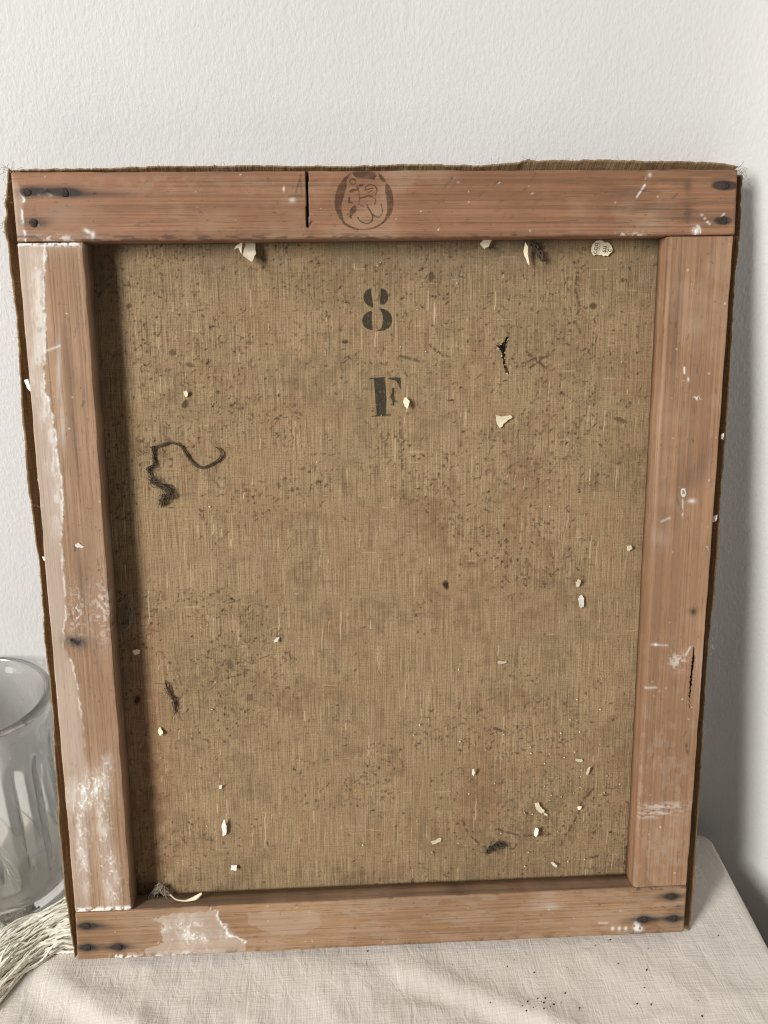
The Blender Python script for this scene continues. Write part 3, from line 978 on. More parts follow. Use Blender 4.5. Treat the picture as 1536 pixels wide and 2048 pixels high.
tear_i = [(1014, 674), (1014, 680), (1010, 690), (1008, 705), (1008, 722), (1011, 737), (1007, 728), (1005, 705), (998, 693), (1004, 690), (1010, 683)]
jx = (nf - 0.5) * 5
tear = inpoly(PX + jx, PY, tear_o)
hole = inpoly(PX + jx * 0.8, PY, tear_i)
dirt = np.where(tear, np.maximum(dirt, 0.9), dirt)
pale = np.where(tear & ~hole & (nf > 0.60), 0.9, pale)
dirt = np.where(pale > 0.85, 0, dirt)
V = np.stack([UU, VV, LW], -1).reshape(-1, 3)
Q = grid_quads(ni, nj)
hf = hole.ravel()
Q = Q[~hf[Q].any(axis=1)]
me = fast_mesh('linen', V, Q)
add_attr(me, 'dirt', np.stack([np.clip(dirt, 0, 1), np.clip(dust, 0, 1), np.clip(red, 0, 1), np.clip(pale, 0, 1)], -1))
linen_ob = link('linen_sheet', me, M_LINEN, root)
linen_ob['label'] = 'dirty raw linen with a small tear, stencilled 8 and F'


# ---- loose edges of the linen that wrap the sides of the stretcher
def flap(outer_px, inner_px, w_in, w_out, seed, label):
    op = np.array([at(x, y, w_out)[:2] for x, y in outer_px])
    ip = np.array([at(x, y, 0)[:2] for x, y in inner_px])

    def res(p, n):
        d = np.r_[0, np.cumsum(np.linalg.norm(np.diff(p, axis=0), axis=1))]
        t = np.linspace(0, d[-1], n)
        return np.stack([np.interp(t, d, p[:, k]) for k in range(2)], 1)
    n = 420
    o_, i_ = res(op, n), res(ip, n)
    nn = o_ - i_
    nn /= np.linalg.norm(nn, axis=1, keepdims=True) + 1e-9
    t = np.arange(n)
    rag = 0.0011 * (fbm(t / 5.0, t * 0, seed, 3) - 0.5) + 0.0006 * (vnoise(t * 0.9, t * 0, seed + 3) - 0.5)
    o_ = o_ + nn * rag[:, None]
    rows = []
    for f in (0, 0.25, 0.5, 0.75, 0.92, 1.0):
        base = i_ * (1 - f ** 1.4) + o_ * f ** 1.4
        base = base + nn * (0.0008 * (fbm(t / 22.0, t * 0 + f, seed + 5, 2) - 0.3) * f * (1 - f) * 4)[:, None]
        w = w_in + (w_out - w_in) * f + 0.0012 * (fbm(t / 9.0, t * 0, seed + 9, 3) - 0.5) * f
        rows.append(np.concatenate([base, w[:, None]], 1))
    V = np.stack(rows, 1).reshape(-1, 3)
    o = link('linen_edge', fast_mesh('linen_edge', V, grid_quads(n, 6)), M_EDGE, root)
    s = o.modifiers.new('thickness', 'SOLIDIFY')
    s.thickness = 0.0006
    s.offset = 0
    o['label'] = label
    return o


flap([(18, 338), (13, 380), (11, 410), (14, 430), (8, 445), (10, 465), (16, 485), (20, 530), (24, 570), (31, 610), (35, 650), (38, 720), (42, 780), (46, 840), (51, 900), (54, 950), (57, 985), (63, 1008), (67, 1040), (73, 1090),
      (78, 1118), (81, 1150), (86, 1220), (90, 1290), (97, 1330), (102, 1390), (108, 1460), (112, 1540), (116, 1600), (118, 1660), (125, 1720), (130, 1780), (138, 1840), (150, 1915)],
     [(21, 344), (155, 1921)], -T, -0.0065, 3, 'frayed brown linen edge standing off the left bar')
flap([(24, 340), (60, 339), (130, 338), (200, 337), (340, 333), (500, 331), (560, 333), (640, 332), (700, 333), (800, 329), (900, 330), (960, 331), (1000, 328), (1040, 324), (1054, 319), (1070, 323), (1150, 321), (1230, 320), (1300, 323),
      (1380, 323), (1420, 325), (1450, 327), (1475, 334)],
     [(21, 346), (1476, 341)], -T, -0.0075, 8, 'ragged linen edge above the top bar')
flap([(1484, 350), (1482, 400), (1480, 450), (1476, 500), (1471, 540), (1468, 580), (1466, 620), (1463, 680), (1460, 740), (1458, 780), (1457, 800), (1453, 850), (1449, 900), (1445, 950), (1441, 1000), (1438, 1030), (1440, 1045),
      (1437, 1100), (1432, 1140), (1430, 1180), (1425, 1215), (1420, 1255), (1416, 1290), (1412, 1350), (1408, 1420), (1405, 1480), (1401, 1540), (1398, 1600), (1394, 1660), (1390, 1720), (1389, 1770), (1383, 1815), (1377, 1866)],
     [(1476, 340), (1370, 1865)], -T, -0.0075, 14, 'frayed linen edge standing off the right bar')


# ---- prints
def px_poly(polys, w_fn, name, mat, parent, label, origin, scale):
    V = []
    ex = []
    for poly in polys:
        pts = [(origin[0] + x / scale, origin[1] + y / scale) for x, y in poly]
        b = len(V)
        for x, y in pts:
            p = at(x, y, 0 if w_fn is None else -T - 0.0012)
            w = 0.00016 if w_fn is None else float(w_fn(p[0], p[1])) + 0.00022
            p = at(x, y, w)
            V.append((p[0], p[1], w))
        idx = list(range(b, b + len(pts)))
        area = sum(V[idx[i]][0] * V[idx[(i + 1) % len(idx)]][1] - V[idx[(i + 1) % len(idx)]][0] * V[idx[i]][1] for i in range(len(idx)))
        ex.append(idx if area > 0 else idx[::-1])
    o = link(name, fast_mesh(name, V, np.zeros((0, 4)), extra=ex, smooth=False), mat, parent)
    o['label'] = label
    return o


def curve_poly(pts, w0, w1=None):
    """a pen stroke outlined as a polygon"""
    p = smooth_path(pts, max(8, len(pts) * 4))
    t = np.gradient(p, axis=0)
    t /= np.linalg.norm(t, axis=1, keepdims=True) + 1e-9
    nrm = np.stack([-t[:, 1], t[:, 0]], 1)
    w = np.linspace(w0, w1 if w1 is not None else w0, len(p))[:, None] * (0.8 + 0.4 * vnoise(np.arange(len(p)) * 0.7, np.zeros(len(p)), 4))[:, None]
    return np.concatenate([p + nrm * w / 2, (p - nrm * w / 2)[::-1]]).tolist()


def rnd(poly, n=2):
    p = np.array(poly, float)
    for _ in range(n):
        q = np.roll(p, -1, 0)
        p = np.stack([0.75 * p + 0.25 * q, 0.25 * p + 0.75 * q], 1).reshape(-1, 2)
    return p.tolist()


eight = [[(243, 138), (215, 146), (192, 165), (178, 200), (182, 235), (205, 265), (235, 282), (257, 292), (250, 250), (243, 205), (238, 165)],
         [(308, 138), (340, 146), (360, 165), (372, 195), (366, 235), (345, 260), (308, 272), (305, 225), (314, 185)],
         [(246, 310), (215, 320), (185, 342), (168, 380), (172, 415), (195, 445), (225, 458), (252, 466), (245, 420), (241, 365)],
         [(305, 293), (345, 300), (378, 322), (398, 360), (400, 395), (388, 430), (360, 455), (320, 468), (280, 468), (312, 452), (326, 420), (329, 370), (322, 330)]]
px_poly([rnd(e, 2) for e in eight], linen_w, 'stencil_numeral', M_STENCIL, linen_ob, 'faded black stencilled numeral 8', (680, 540), 3.84)
eff = [[(259, 836), (340, 830), (349, 900), (355, 1000), (351, 1112), (281, 1116), (272, 1000), (265, 900)], curve_poly([(228, 834), (290, 830), (345, 826)], 9),
       curve_poly([(243, 1124), (320, 1116), (388, 1112)], 9), [(366, 828), (420, 824), (466, 825), (467, 918), (457, 905), (446, 872), (426, 848), (372, 838)],
       [(382, 972), (396, 950), (402, 903), (414, 905), (418, 970), (416, 1042), (404, 1038), (401, 1000)]]
px_poly(eff, linen_w, 'stencil_letter', M_STENCIL, linen_ob, 'faded black stencilled letter F', (680, 540), 3.84)

stamp = [
    [(490, 195), (560, 168), (680, 155), (790, 168), (862, 208), (872, 235), (832, 305), (770, 292), (700, 280), (560, 268), (520, 245)],
    [(485, 195), (430, 222), (360, 280), (285, 390), (235, 520), (220, 650), (238, 770), (290, 890), (350, 955), (380, 970), (345, 850), (325, 760), (338, 650), (372, 530), (408, 420), (410, 300), (440, 262)],
    curve_poly([(350, 950), (420, 1005), (500, 1042), (580, 1062)], 48, 30), curve_poly([(570, 1060), (680, 1072), (800, 1052), (900, 1010), (980, 950)], 16, 26),
    [(892, 200), (940, 225), (985, 275), (1015, 335), (960, 335), (925, 290), (900, 250)],
    [(1010, 352), (1070, 395), (1105, 470), (1125, 580), (1128, 690), (1105, 800), (1055, 885), (985, 965), (940, 985), (1000, 890), (1028, 790), (1034, 690), (1020, 600), (1000, 500), (1000, 410)],
    curve_poly([(500, 290), (545, 310), (548, 355), (510, 378), (465, 360), (452, 320), (480, 292), (500, 290)], 20),
    rnd([(560, 400), (600, 370), (670, 360), (672, 395), (610, 412)]), rnd([(445, 480), (480, 445), (540, 435), (560, 465), (500, 500), (455, 505)]),
    curve_poly([(560, 400), (575, 430), (560, 470)], 24), [(438, 565), (462, 565), (460, 635), (505, 650), (500, 664), (425, 660)],
    rnd([(530, 690), (565, 720), (560, 780), (520, 830), (470, 835), (450, 800), (470, 740)]), curve_poly([(470, 830), (410, 830)], 24), curve_poly([(470, 830), (475, 900)], 24), curve_poly([(500, 840), (430, 880)], 20),
    curve_poly([(715, 680), (740, 740), (790, 810), (812, 880), (795, 945), (730, 980), (660, 965), (600, 925), (575, 870)], 26, 18),
    curve_poly([(805, 830), (850, 870), (910, 885), (955, 820), (960, 760), (935, 670)], 24, 16), curve_poly([(590, 430), (600, 510), (605, 580), (595, 690)], 14, 10),
    curve_poly([(690, 470), (700, 410), (760, 375), (840, 390), (880, 450), (850, 540)], 18), curve_poly([(700, 460), (770, 440), (830, 430)], 18), curve_poly([(740, 500), (800, 470)], 20),
    curve_poly([(600, 590), (680, 570), (740, 545), (800, 560)], 22), curve_poly([(850, 590), (850, 650), (835, 690)], 18), curve_poly([(800, 560), (845, 600)], 12), curve_poly([(620, 700), (680, 710)], 16)]
px_poly(stamp, None, 'ink_stamp', M_STAMP, bars['top'], 'round worn ink stamp with an entwined monogram', (640, 320), 7.68)


# ------------------------------------------------------------------ loose things on the canvas
def AREA(p):
    q = np.roll(p, -1, 0)
    return np.sum(p[:, 0] * q[:, 1] - q[:, 0] * p[:, 1]) < 0      # counter-clockwise seen from the room


def scrap_mesh(name, pts, base_w_fn, lift0, lift1, curl, seed):
    """pts in photo positions; a curled scrap of paper, lifted off what it lies on"""
    c = np.mean(pts, axis=0)
    R_ = random.Random(seed)
    P = []
    p = np.array(pts, float)
    q = np.roll(p, -1, 0)
    J = lambda: np.array([[R_.gauss(0, 0.7), R_.gauss(0, 0.7)] for _ in p])
    ring = np.stack([p, p * 0.67 + q * 0.33 + J(), p * 0.33 + q * 0.67 + J()], 1).reshape(-1, 2)
    rings = [ring, c + (ring - c) * 0.62, c + (ring - c) * 0.28]
    a = R_.uniform(0, 6.28)
    size = np.max(np.linalg.norm(ring - c, axis=1))
    V = []
    for rg in rings:
        for x, y in rg:
            g = at(x, y, -T)
            w0 = float(base_w_fn(g[0], g[1]))
            f = ((x - c[0]) * math.cos(a) + (y - c[1]) * math.sin(a)) / size
            lift = lift0 + (lift1 - lift0) * (f * 0.5 + 0.5) + curl * f * f
            V.append(at(x, y, w0 + lift))
    n = len(ring)
    Q = np.concatenate([grid_quads(3, n, True)])
    me = fast_mesh(name, V, Q[:, ::-1] if AREA(ring) else Q, extra=[(np.arange(n) + 2 * n) if AREA(ring) else (np.arange(n) + 2 * n)[::-1]], smooth=False)
    return me


def add_scrap(pts, mat, label, lift0=0.0008, lift1=0.003, curl=0.001, seed=0, base=linen_w, group=None):
    me = scrap_mesh('paper_scrap', pts, base, lift0, lift1, curl, seed)
    V = np.empty(len(me.vertices) * 3, np.float32)
    me.vertices.foreach_get('co', V)
    V = V.reshape(-1, 3)
    c = V.mean(0)
    V -= c
    me.vertices.foreach_set('co', V.ravel())
    me.update()
    o = link('paper_scrap', me, mat)
    o.location = Vector((BOARD @ c).tolist())
    o.rotation_euler = (THETA, 0, 0)
    s = o.modifiers.new('thickness', 'SOLIDIFY')
    s.thickness = 0.00014
    tag(o, label, 'paper scrap', group or 'torn paper scraps stuck on the linen')
    return o


def rpoly(cx, cy, w, h, ang, seed):
    R_ = random.Random(seed)
    n = R_.choice((5, 6, 7))
    out = []
    for i in range(n):
        t = 2 * math.pi * (i + R_.uniform(-0.3, 0.3)) / n
        r = R_.uniform(0.65, 1.1)
        x, y = r * math.cos(t) * w / 2, r * math.sin(t) * h / 2
        a = math.radians(ang)
        out.append((cx + x * math.cos(a) - y * math.sin(a), cy + x * math.sin(a) + y * math.cos(a)))
    return out


def zp(pts, ox, oy, s):
    return [(ox + x / s, oy + y / s) for x, y in pts]


add_scrap([(481, 480), (510, 480), (512, 507), (503, 524), (487, 512), (480, 500)], M_PAPER2, 'largest greyish paper scrap hanging below the top bar, left part', 0.003, 0.008, 0.001, 1)
add_scrap([(466, 499), (474, 490), (484, 484), (483, 508), (477, 496)], M_PAPER, 'narrow yellowish sliver beside the large greyish scrap under the top bar', 0.004, 0.007, 0.001, 2)
add_scrap([(960, 487), (967, 479), (984, 479), (978, 492), (969, 498)], M_PAPER, 'small cream scrap tucked under the top bar, right of the stamp', 0.003, 0.006, 0.001, 3)
add_scrap([(1051, 484), (1056, 494), (1055, 507), (1059, 535), (1054, 525), (1047, 504)], M_PAPER, 'long pointed white paper sliver hanging beside a brown fluff', 0.003, 0.008, 0.0, 4)
printed = add_scrap([(1184, 492), (1189, 485), (1199, 480), (1211, 485), (1215, 484), (1224, 494), (1226, 502), (1216, 512), (1203, 510), (1188, 511), (1182, 503)], M_PAPER,
                    'cream scrap with printed letters under the top bar at right', 0.0010, 0.0016, 0.0004, 5)
for s_, (x, y), h_ in (('con', (1192, 509), 10.5), ('su', (1210, 506), 10.5), ('c', (1221, 505), 10.5)):
    cu = bpy.data.curves.new('printed_letters', 'FONT')
    cu.body = s_
    cu.size = 0.0042
    tmp = bpy.data.objects.new('printed_letters', cu)
    COL.objects.link(tmp)
    dg = bpy.context.evaluated_depsgraph_get()
    lm = bpy.data.meshes.new_from_object(tmp.evaluated_get(dg))
    bpy.data.objects.remove(tmp)
    lo = link('printed_letters', lm, M_PRINT, printed)
    p = at(x, y, -T + 0.0019)
    Pw = printed.matrix_basis
    cpos = BOARD.T @ np.array(printed.location)
    lo.location = (p[0] - cpos[0], p[1] - cpos[1], p[2] - cpos[2] + 0.0011)
    lo.rotation_euler = (0, 0, math.radians(82))
    lo['label'] = 'tiny dark printed letters running up the scrap'
add_scrap(zp([(490, 985), (508, 978), (532, 1002), (528, 1040), (517, 1064), (500, 1050), (486, 1020)], 680, 540, 3.84), M_PAPER, 'small cream scrap just right of the stencilled letter F', 0.002, 0.005, 0, 6)
add_scrap(zp([(1195, 1112), (1240, 1126), (1310, 1116), (1324, 1132), (1290, 1152), (1255, 1180), (1245, 1204), (1225, 1213), (1205, 1180)], 680, 540, 3.84), M_PAPER, 'bright triangular cream scrap below the tear', 0.0006, 0.003, 0.001, 7)
z8 = (800, 1380, 3.072)
add_scrap(zp([(828, 692), (850, 690), (860, 715), (885, 735), (888, 755), (860, 752), (838, 735)], *z8), M_PAPER, 'largest cream flake of the lower right cluster', 0.001, 0.005, 0.001, 8)
add_scrap(zp([(880, 755), (905, 762), (900, 774), (888, 768)], *z8), M_PAPER, 'tiny cream flake touching the largest flake at lower right', 0.001, 0.003, 0, 9)
add_scrap(zp([(822, 880), (832, 845), (850, 855), (850, 885), (836, 905), (825, 895)], *z8), M_WHITE, 'pointed white flake below the largest flake at lower right', 0.002, 0.005, 0, 10)
add_scrap(zp([(188, 930), (215, 925), (235, 910), (255, 912), (248, 935), (215, 945), (196, 948)], *z8), M_PAPER, 'bent cream flake left of the dark fuzz near the bottom bar', 0.001, 0.004, 0, 11)
add_scrap(zp([(926, 1062), (940, 1058), (965, 1078), (958, 1088), (940, 1080)], *z8), M_WHITE, 'slanted white flake lowest on the right above the bottom bar', 0.002, 0.004, 0, 12)
add_scrap(zp([(440, 490), (455, 485), (460, 505), (452, 530), (443, 520)], *z8), M_WHITE, 'upright white flake left of the lower right cluster', 0.002, 0.005, 0, 13)
add_scrap(zp([(1078, 422), (1118, 422), (1124, 435), (1112, 445), (1082, 436)], *z8), M_PAPER, 'oblong yellowish flake at the top of the lower right cluster', 0.001, 0.003, 0, 14)
add_scrap(zp([(1142, 520), (1150, 485), (1170, 470), (1165, 495), (1150, 528)], *z8), M_PAPER2, 'dull pinkish flake under the oblong yellowish flake', 0.001, 0.004, 0, 15)
add_scrap(zp([(1086, 720), (1100, 712), (1118, 718), (1112, 732), (1092, 734)], *z8), M_PAPER, 'small roundish cream flake right of the largest lower flake', 0.001, 0.003, 0, 16)
add_scrap([(443, 1655), (448, 1638), (453, 1652), (452, 1670), (445, 1672)], M_WHITE, 'tall ragged white flake in the lower left of the linen', 0.001, 0.004, 0, 17)
add_scrap([(462, 1730), (474, 1730), (473, 1741), (462, 1741)], M_WHITE, 'square white flake near the bottom bar at left', 0.001, 0.004, 0, 18)
add_scrap([(265, 1303), (273, 1298), (281, 1300), (279, 1307), (270, 1310)], M_PAPER, 'yellowish flake in the shadow of the left bar', 0.001, 0.003, 0, 19)
add_scrap([(1156, 1197), (1162, 1190), (1168, 1196), (1167, 1214), (1160, 1215)], M_WHITE, 'curled white flake near the right bar at mid height', 0.001, 0.004, 0.001, 20)
add_scrap([(1151, 1165), (1156, 1158), (1162, 1162), (1158, 1174), (1153, 1174)], M_PAPER2, 'small dull flake just above the curled white flake', 0.001, 0.004, 0, 21)
add_scrap([(547, 1281), (553, 1275), (559, 1275), (555, 1284), (548, 1285)], M_WHITE, 'lone white flake left of the middle of the linen', 0.001, 0.004, 0, 22)
add_scrap([(1254, 1093), (1262, 1090), (1265, 1098), (1258, 1103), (1254, 1100)], M_PAPER, 'tan flake near the right bar level with the glaze scratches', 0.001, 0.004, 0, 23)
add_scrap([(994, 1324), (1012, 1321), (1014, 1325), (997, 1328)], M_PAPER2, 'thin tan strip of paper right of the middle', 0.001, 0.002, 0, 24)
add_scrap([(437, 1571), (444, 1570), (444, 1577), (438, 1578)], M_WHITE, 'tiny white flake above the tall ragged flake', 0.001, 0.003, 0, 25)
add_scrap([(316, 1459), (321, 1455), (326, 1465), (320, 1472), (316, 1466)], M_PAPER, 'small pale flake at the edge of the left bar shadow', 0.001, 0.003, 0, 26)
add_scrap([(367, 785), (372, 781), (376, 788), (371, 794)], M_PAPER, 'tiny pale flake above a dark spot in the upper left', 0.001, 0.003, 0, 27)
face_w = lambda u, v: 0.0
add_scrap([(149, 1090), (156, 1085), (168, 1094), (160, 1095), (152, 1093)], M_WHITE, 'tiny white chip lifted from the left bar above the knot', 0.0002, 0.0016, 0, 28, face_w, 'white chips on the bars and linen edges')
fl_w = lambda u, v: -0.006
for i, (pts, lab) in enumerate((([(48, 760), (56, 758), (62, 786), (54, 776)], 'white chip on the left linen edge, topmost and largest'), ([(75, 951), (79, 950), (80, 968), (76, 964)], 'white chip on the left linen edge level with the curled thread'),
                                ([(84, 1113), (92, 1114), (91, 1122), (87, 1121)], 'white chip on the left linen edge a hand above the jar'), ([(1443, 868), (1448, 866), (1447, 880), (1442, 878)], 'upper white chip on the right linen edge'),
                                ([(1427, 1032), (1435, 1029), (1432, 1042), (1425, 1044)], 'lower white chip on the right linen edge'))):
    add_scrap(pts, M_WHITE, lab, 0.001, 0.003, 0, 40 + i, fl_w, 'white chips on the bars and linen edges')

# tiny crumbs: uncountable
V, ex = [], []
for i in range(120):
    if i < 70:
        x, y = random.gauss(1070, 110), random.gauss(1570, 85)
    else:
        x, y = random.uniform(270, 1290), random.uniform(520, 1750)
    if not (260 < x < 1255 and 500 < y < 1745):
        continue
    g = at(x, y, -T)
    w0 = float(linen_w(g[0], g[1])) + 0.0006
    b = len(V)
    for (qx_, qy_) in rpoly(x, y, random.uniform(1.6, 4.5), random.uniform(1.6, 4.0), random.uniform(0, 180), i):
        V.append(at(qx_, qy_, w0 + random.uniform(0, 0.0012)))
    ex.append(list(range(b, len(V))))
crumbs = link('paper_crumbs', fast_mesh('paper_crumbs', V, np.zeros((0, 4)), extra=ex, smooth=False), M_PAPER)
crumbs.rotation_euler = (THETA, 0, 0)
tag(crumbs, 'fine pale paper crumbs sprinkled over the linen', 'crumbs', kind='stuff')


# lint and threads
def fibre_bundle(name, path, n, spread, r, mat, label, lift=0.0016, seed=0, hairs=0, steps=26):
    R_ = np.random.default_rng(seed)
    base = smooth_path(path, steps)
    P = []
    for x, y in base:
        g = at(x, y, -T)
        w0 = float(linen_w(g[0], g[1])) + lift
        P.append(at(x, y, w0))
    P = np.array(P)
    tb = Tubes()
    t = np.linspace(0, 1, steps)
    for i in range(n):
        off = R_.normal(0, spread, 3)
        off2 = R_.normal(0, spread, 3)
        ph = R_.uniform(0, 6.28)
        pts = P + off[None] * np.sin(t * 9 + ph)[:, None] + off2[None] * np.cos(t * 13 + ph)[:, None] * 0.7
        pts[:, 2] = np.maximum(pts[:, 2], -T - 0.0016)
        a, b = sorted(R_.integers(0, steps, 2))
        if b - a < steps // 3:
            a, b = 0, steps - 1
        tb.add(pts[a:b + 1], r * R_.uniform(0.6, 1.3), 4)
    for i in range(hairs):
        c = P[R_.integers(0, steps)]
        d = R_.normal(0, 1, 3)
        d[2] = abs(d[2]) * 0.5
        d /= np.linalg.norm(d)
        L = R_.uniform(0.002, 0.007)
        bend = R_.normal(0, 1, 3) * 0.4
        q = np.linspace(0, 1, 6)[:, None]
        tb.add(c + d * L * q + bend * L * q * q, r * 0.45, 3)
    me = tb.mesh(name)
    V = np.empty(len(me.vertices) * 3, np.float32)
    me.vertices.foreach_get('co', V)
    V = V.reshape(-1, 3)
    c = V.mean(0)
    V -= c
    me.vertices.foreach_set('co', V.ravel())
    me.update()
    o = link(name, me, mat)
    o.location = Vector((BOARD @ c).tolist())
    o.rotation_euler = (THETA, 0, 0)
    tag(o, label, 'lint')
    return o


fibre_bundle('lint_thread', zp([(480, 310), (540, 300), (600, 285), (650, 265), (700, 265), (770, 290), (810, 350), (850, 420), (900, 470), (960, 505), (1010, 500), (1080, 465), (1140, 430), (1175, 370), (1160, 330), (1120, 315)], 200, 830, 4.8),
             12, 0.00038, 0.00022, M_LINT, 'long grey S-shaped thread of lint curling on the linen', 0.0016, 1, 26, 60)
fibre_bundle('lint_thread', zp([(500, 310), (510, 360), (530, 420), (525, 480), (450, 510), (480, 560), (500, 600)], 200, 830, 4.8), 8, 0.0006, 0.0002, M_LINT, 'short lint strand dropping from the S-shaped thread', 0.0014, 2, 16, 30)
fibre_bundle('lint_clump', zp([(480, 610), (520, 650), (580, 680), (650, 710), (680, 735), (640, 780), (600, 820), (590, 870)], 200, 830, 4.8), 26, 0.0011, 0.0002, M_LINT, 'fuzzy dark lint clump below the S-shaped thread', 0.002, 3, 40, 30)
fibre_bundle('lint_clump', [(1064, 484), (1070, 494), (1078, 508), (1084, 520)], 24, 0.0010, 0.00025, M_LINT, 'brown fluff hanging beside the long white sliver under the top bar', 0.003, 4, 20, 16)
fibre_bundle('lint_clump', [(300, 1795), (310, 1782), (322, 1770), (330, 1785), (345, 1796)], 22, 0.0014, 0.00016, M_LINT2, 'pale cobweb of lint in the lower left corner', 0.004, 5, 34, 18)
fibre_bundle('lint_thread', [(330, 1365), (338, 1385), (348, 1400), (351, 1425)], 14, 0.0008, 0.0002, M_LINT, 'short grey lint streak at the edge of the left bar shadow', 0.0014, 6, 22, 16)
fibre_bundle('lint_clump', [(258, 1190), (262, 1220), (258, 1250), (248, 1265)], 14, 0.0012, 0.00014, M_LINT2, 'faint cobweb in the shadow beside the left bar', 0.002, 7, 20, 16)
fibre_bundle('lint_clump', [(972, 1705), (985, 1695), (1000, 1688), (1010, 1690)], 18, 0.0012, 0.00018, M_LINT, 'dark fuzz low on the linen among pale flakes', 0.0010, 8, 40, 16)
fibre_bundle('lint_clump', [(1256, 1690), (1258, 1715), (1254, 1745)], 18, 0.0012, 0.00016, M_LINT, 'dark fuzz at the foot of the right bar', 0.002, 9, 40, 16)
# wood shaving on the bottom bar
sh = [(340, 1789), (352, 1800), (372, 1802), (392, 1796), (404, 1786)]
tb = Tubes()
p = smooth_path(sh, 24)
pts = np.array([at(x, y, -0.006) for x, y in p])
tb.add(pts, np.interp(np.linspace(0, 1, 24), [0, .5, .8, 1], [0.0004, 0.0006, 0.0016, 0.0007]), 6)
o = link('wood_shaving', tb.mesh('wood_shaving'), M_PAPER)
o.rotation_euler = (THETA, 0, 0)
tag(o, 'curled pale shaving lying on the bottom bar near the left corner', 'shaving')

# stray fibres at the corners of the canvas
tb = Tubes()
R_ = np.random.default_rng(5)
for (cx, cy, n_, sp, L) in ((20, 345, 16, 7, 22), (14, 400, 14, 8, 9), (12, 455, 12, 8, 9), (1482, 345, 14, 6, 18), (1490, 362, 12, 5, 14), (1418, 1285, 10, 6, 16), (1052, 321, 5, 3, 9), (718, 330, 2, 3, 12), (80, 338, 2, 3, 14), (66, 1012, 6, 4, 8), (109, 1492, 5, 3, 8)):
    for _ in range(n_):
        x, y = cx + R_.normal(0, sp), cy + R_.normal(0, sp)
        a = R_.uniform(0, 6.28)
        l = R_.uniform(0.4, 1) * L
        bend = R_.normal(0, 0.5)
        q = np.linspace(0, 1, 7)
        X_ = x + l * q * np.cos(a + bend * q)
        Y_ = y + l * q * np.sin(a + bend * q)
        w0 = -0.0075 + R_.uniform(-0.003, 0.002)
        tb.add(np.array([at(i, j, w0) for i, j in zip(X_, Y_)]), 0.00012, 3)
LE = [(18, 338), (8, 445), (24, 570), (38, 720), (54, 950), (78, 1118), (97, 1330), (112, 1540), (130, 1780), (150, 1915)]
TE = [(24, 340), (340, 333), (700, 332), (1000, 327), (1150, 321), (1475, 332)]
RE = [(1484, 350), (1476, 500), (1460, 740), (1445, 950), (1432, 1140), (1412, 1350), (1401, 1540), (1389, 1770), (1377, 1866)]
for pl, nf_, ox, oy in ((LE, 110, -1, 0), (TE, 90, 0, -1), (RE, 110, 1, 0)):
    pa_ = smooth_path(pl, 300)
    for _ in range(nf_):
        x, y = pa_[R_.integers(0, 300)] + R_.normal(0, 1.2, 2)
        a = math.atan2(oy, ox) + R_.normal(0, 0.9)
        l = R_.uniform(2, 6) if R_.random() < 0.85 else R_.uniform(6, 16)
        bend = R_.normal(0, 0.7)
        q = np.linspace(0, 1, 5)
        tb.add(np.array([at(x + l * t_ * math.cos(a + bend * t_), y + l * t_ * math.sin(a + bend * t_), -0.0072) for t_ in q]), 0.00009, 3)
fray = link('frayed_fibres', tb.mesh('frayed_fibres'), M_LINT2, root)
fray['kind'] = 'stuff'

# ------------------------------------------------------------------ glass jar
JR = 0.056
JH = 0.150
JX, JY = -0.065, 0.0705
nphi, N_PAN = 288, 16
outer = []
phi = np.arange(nphi) * 2 * math.pi / nphi
zs_ = np.concatenate([[0.0, 0.0015, 0.004, 0.007, 0.010], np.linspace(0.013, 0.118, 40), [0.121, 0.124, 0.1265, 0.129, 0.1315, 0.134, 0.1365, 0.139, 0.1415, 0.144, 0.146, 0.148, 0.1494, 0.150]])
pr = np.interp(zs_, [0, 0.0015, 0.004, 0.010, 0.118, 0.1365, 0.139, 0.142, 0.146, 0.1485, 0.150], [0.0505, 0.0535, 0.0550, 0.0552, 0.0565, 0.0565, 0.0572, 0.0590, 0.0600, 0.0590, 0.0565])
half = math.pi / N_PAN
loc = (phi + half) % (2 * half) - half
for z, r in zip(zs_, pr):
    arch0 = 0.020 + 0.016 * (1 - np.sqrt(np.clip(1 - (loc / half) ** 2, 0, 1)))
    arch1 = 0.116 - 0.010 * (1 - np.sqrt(np.clip(1 - (loc / half) ** 2, 0, 1)))
    msk = sm(0, 0.004, z - arch0) * sm(0, 0.004, arch1 - z)
    flat = r * math.cos(half) / np.cos(loc) - 0.0010
    rr = r + (flat - r) * msk * 0.0 - 0.0003 * msk * np.cos(loc * 0.0)
    outer.append(np.stack([rr * np.cos(phi), rr * np.sin(phi), np.full(nphi, z)], 1))
inner_z = np.concatenate([[0.1495, 0.148, 0.145, 0.141, 0.136], np.linspace(0.13, 0.022, 24), [0.012, 0.0095, 0.0085, 0.008]])
inner_r = np.interp(inner_z, [0.008, 0.0085, 0.0095, 0.012, 0.022, 0.136, 0.145, 0.1495], [0.034, 0.042, 0.0465, 0.0490, 0.0505, 0.0525, 0.0530, 0.0548])
rings = list(outer)
for z, r in zip(inner_z, inner_r):                              # the panels are pressed into the inside
    e = np.sqrt(np.clip(1 - (loc / half) ** 2, 0, 1))
    msk = sm(0, 0.005, z - (0.022 + 0.010 * (1 - e))) * sm(0, 0.005, 0.118 - z)
    rr = r - 0.0028 * msk * (1 - np.cos(loc / half * math.pi / 2)) - 0.0004 * (1 - msk)
    rings.append(np.stack([rr * np.cos(phi), rr * np.sin(phi), np.full(nphi, z)], 1))
V = np.concatenate(rings) * np.array([0.80, 0.80, 1.0])
nr_ = len(rings)
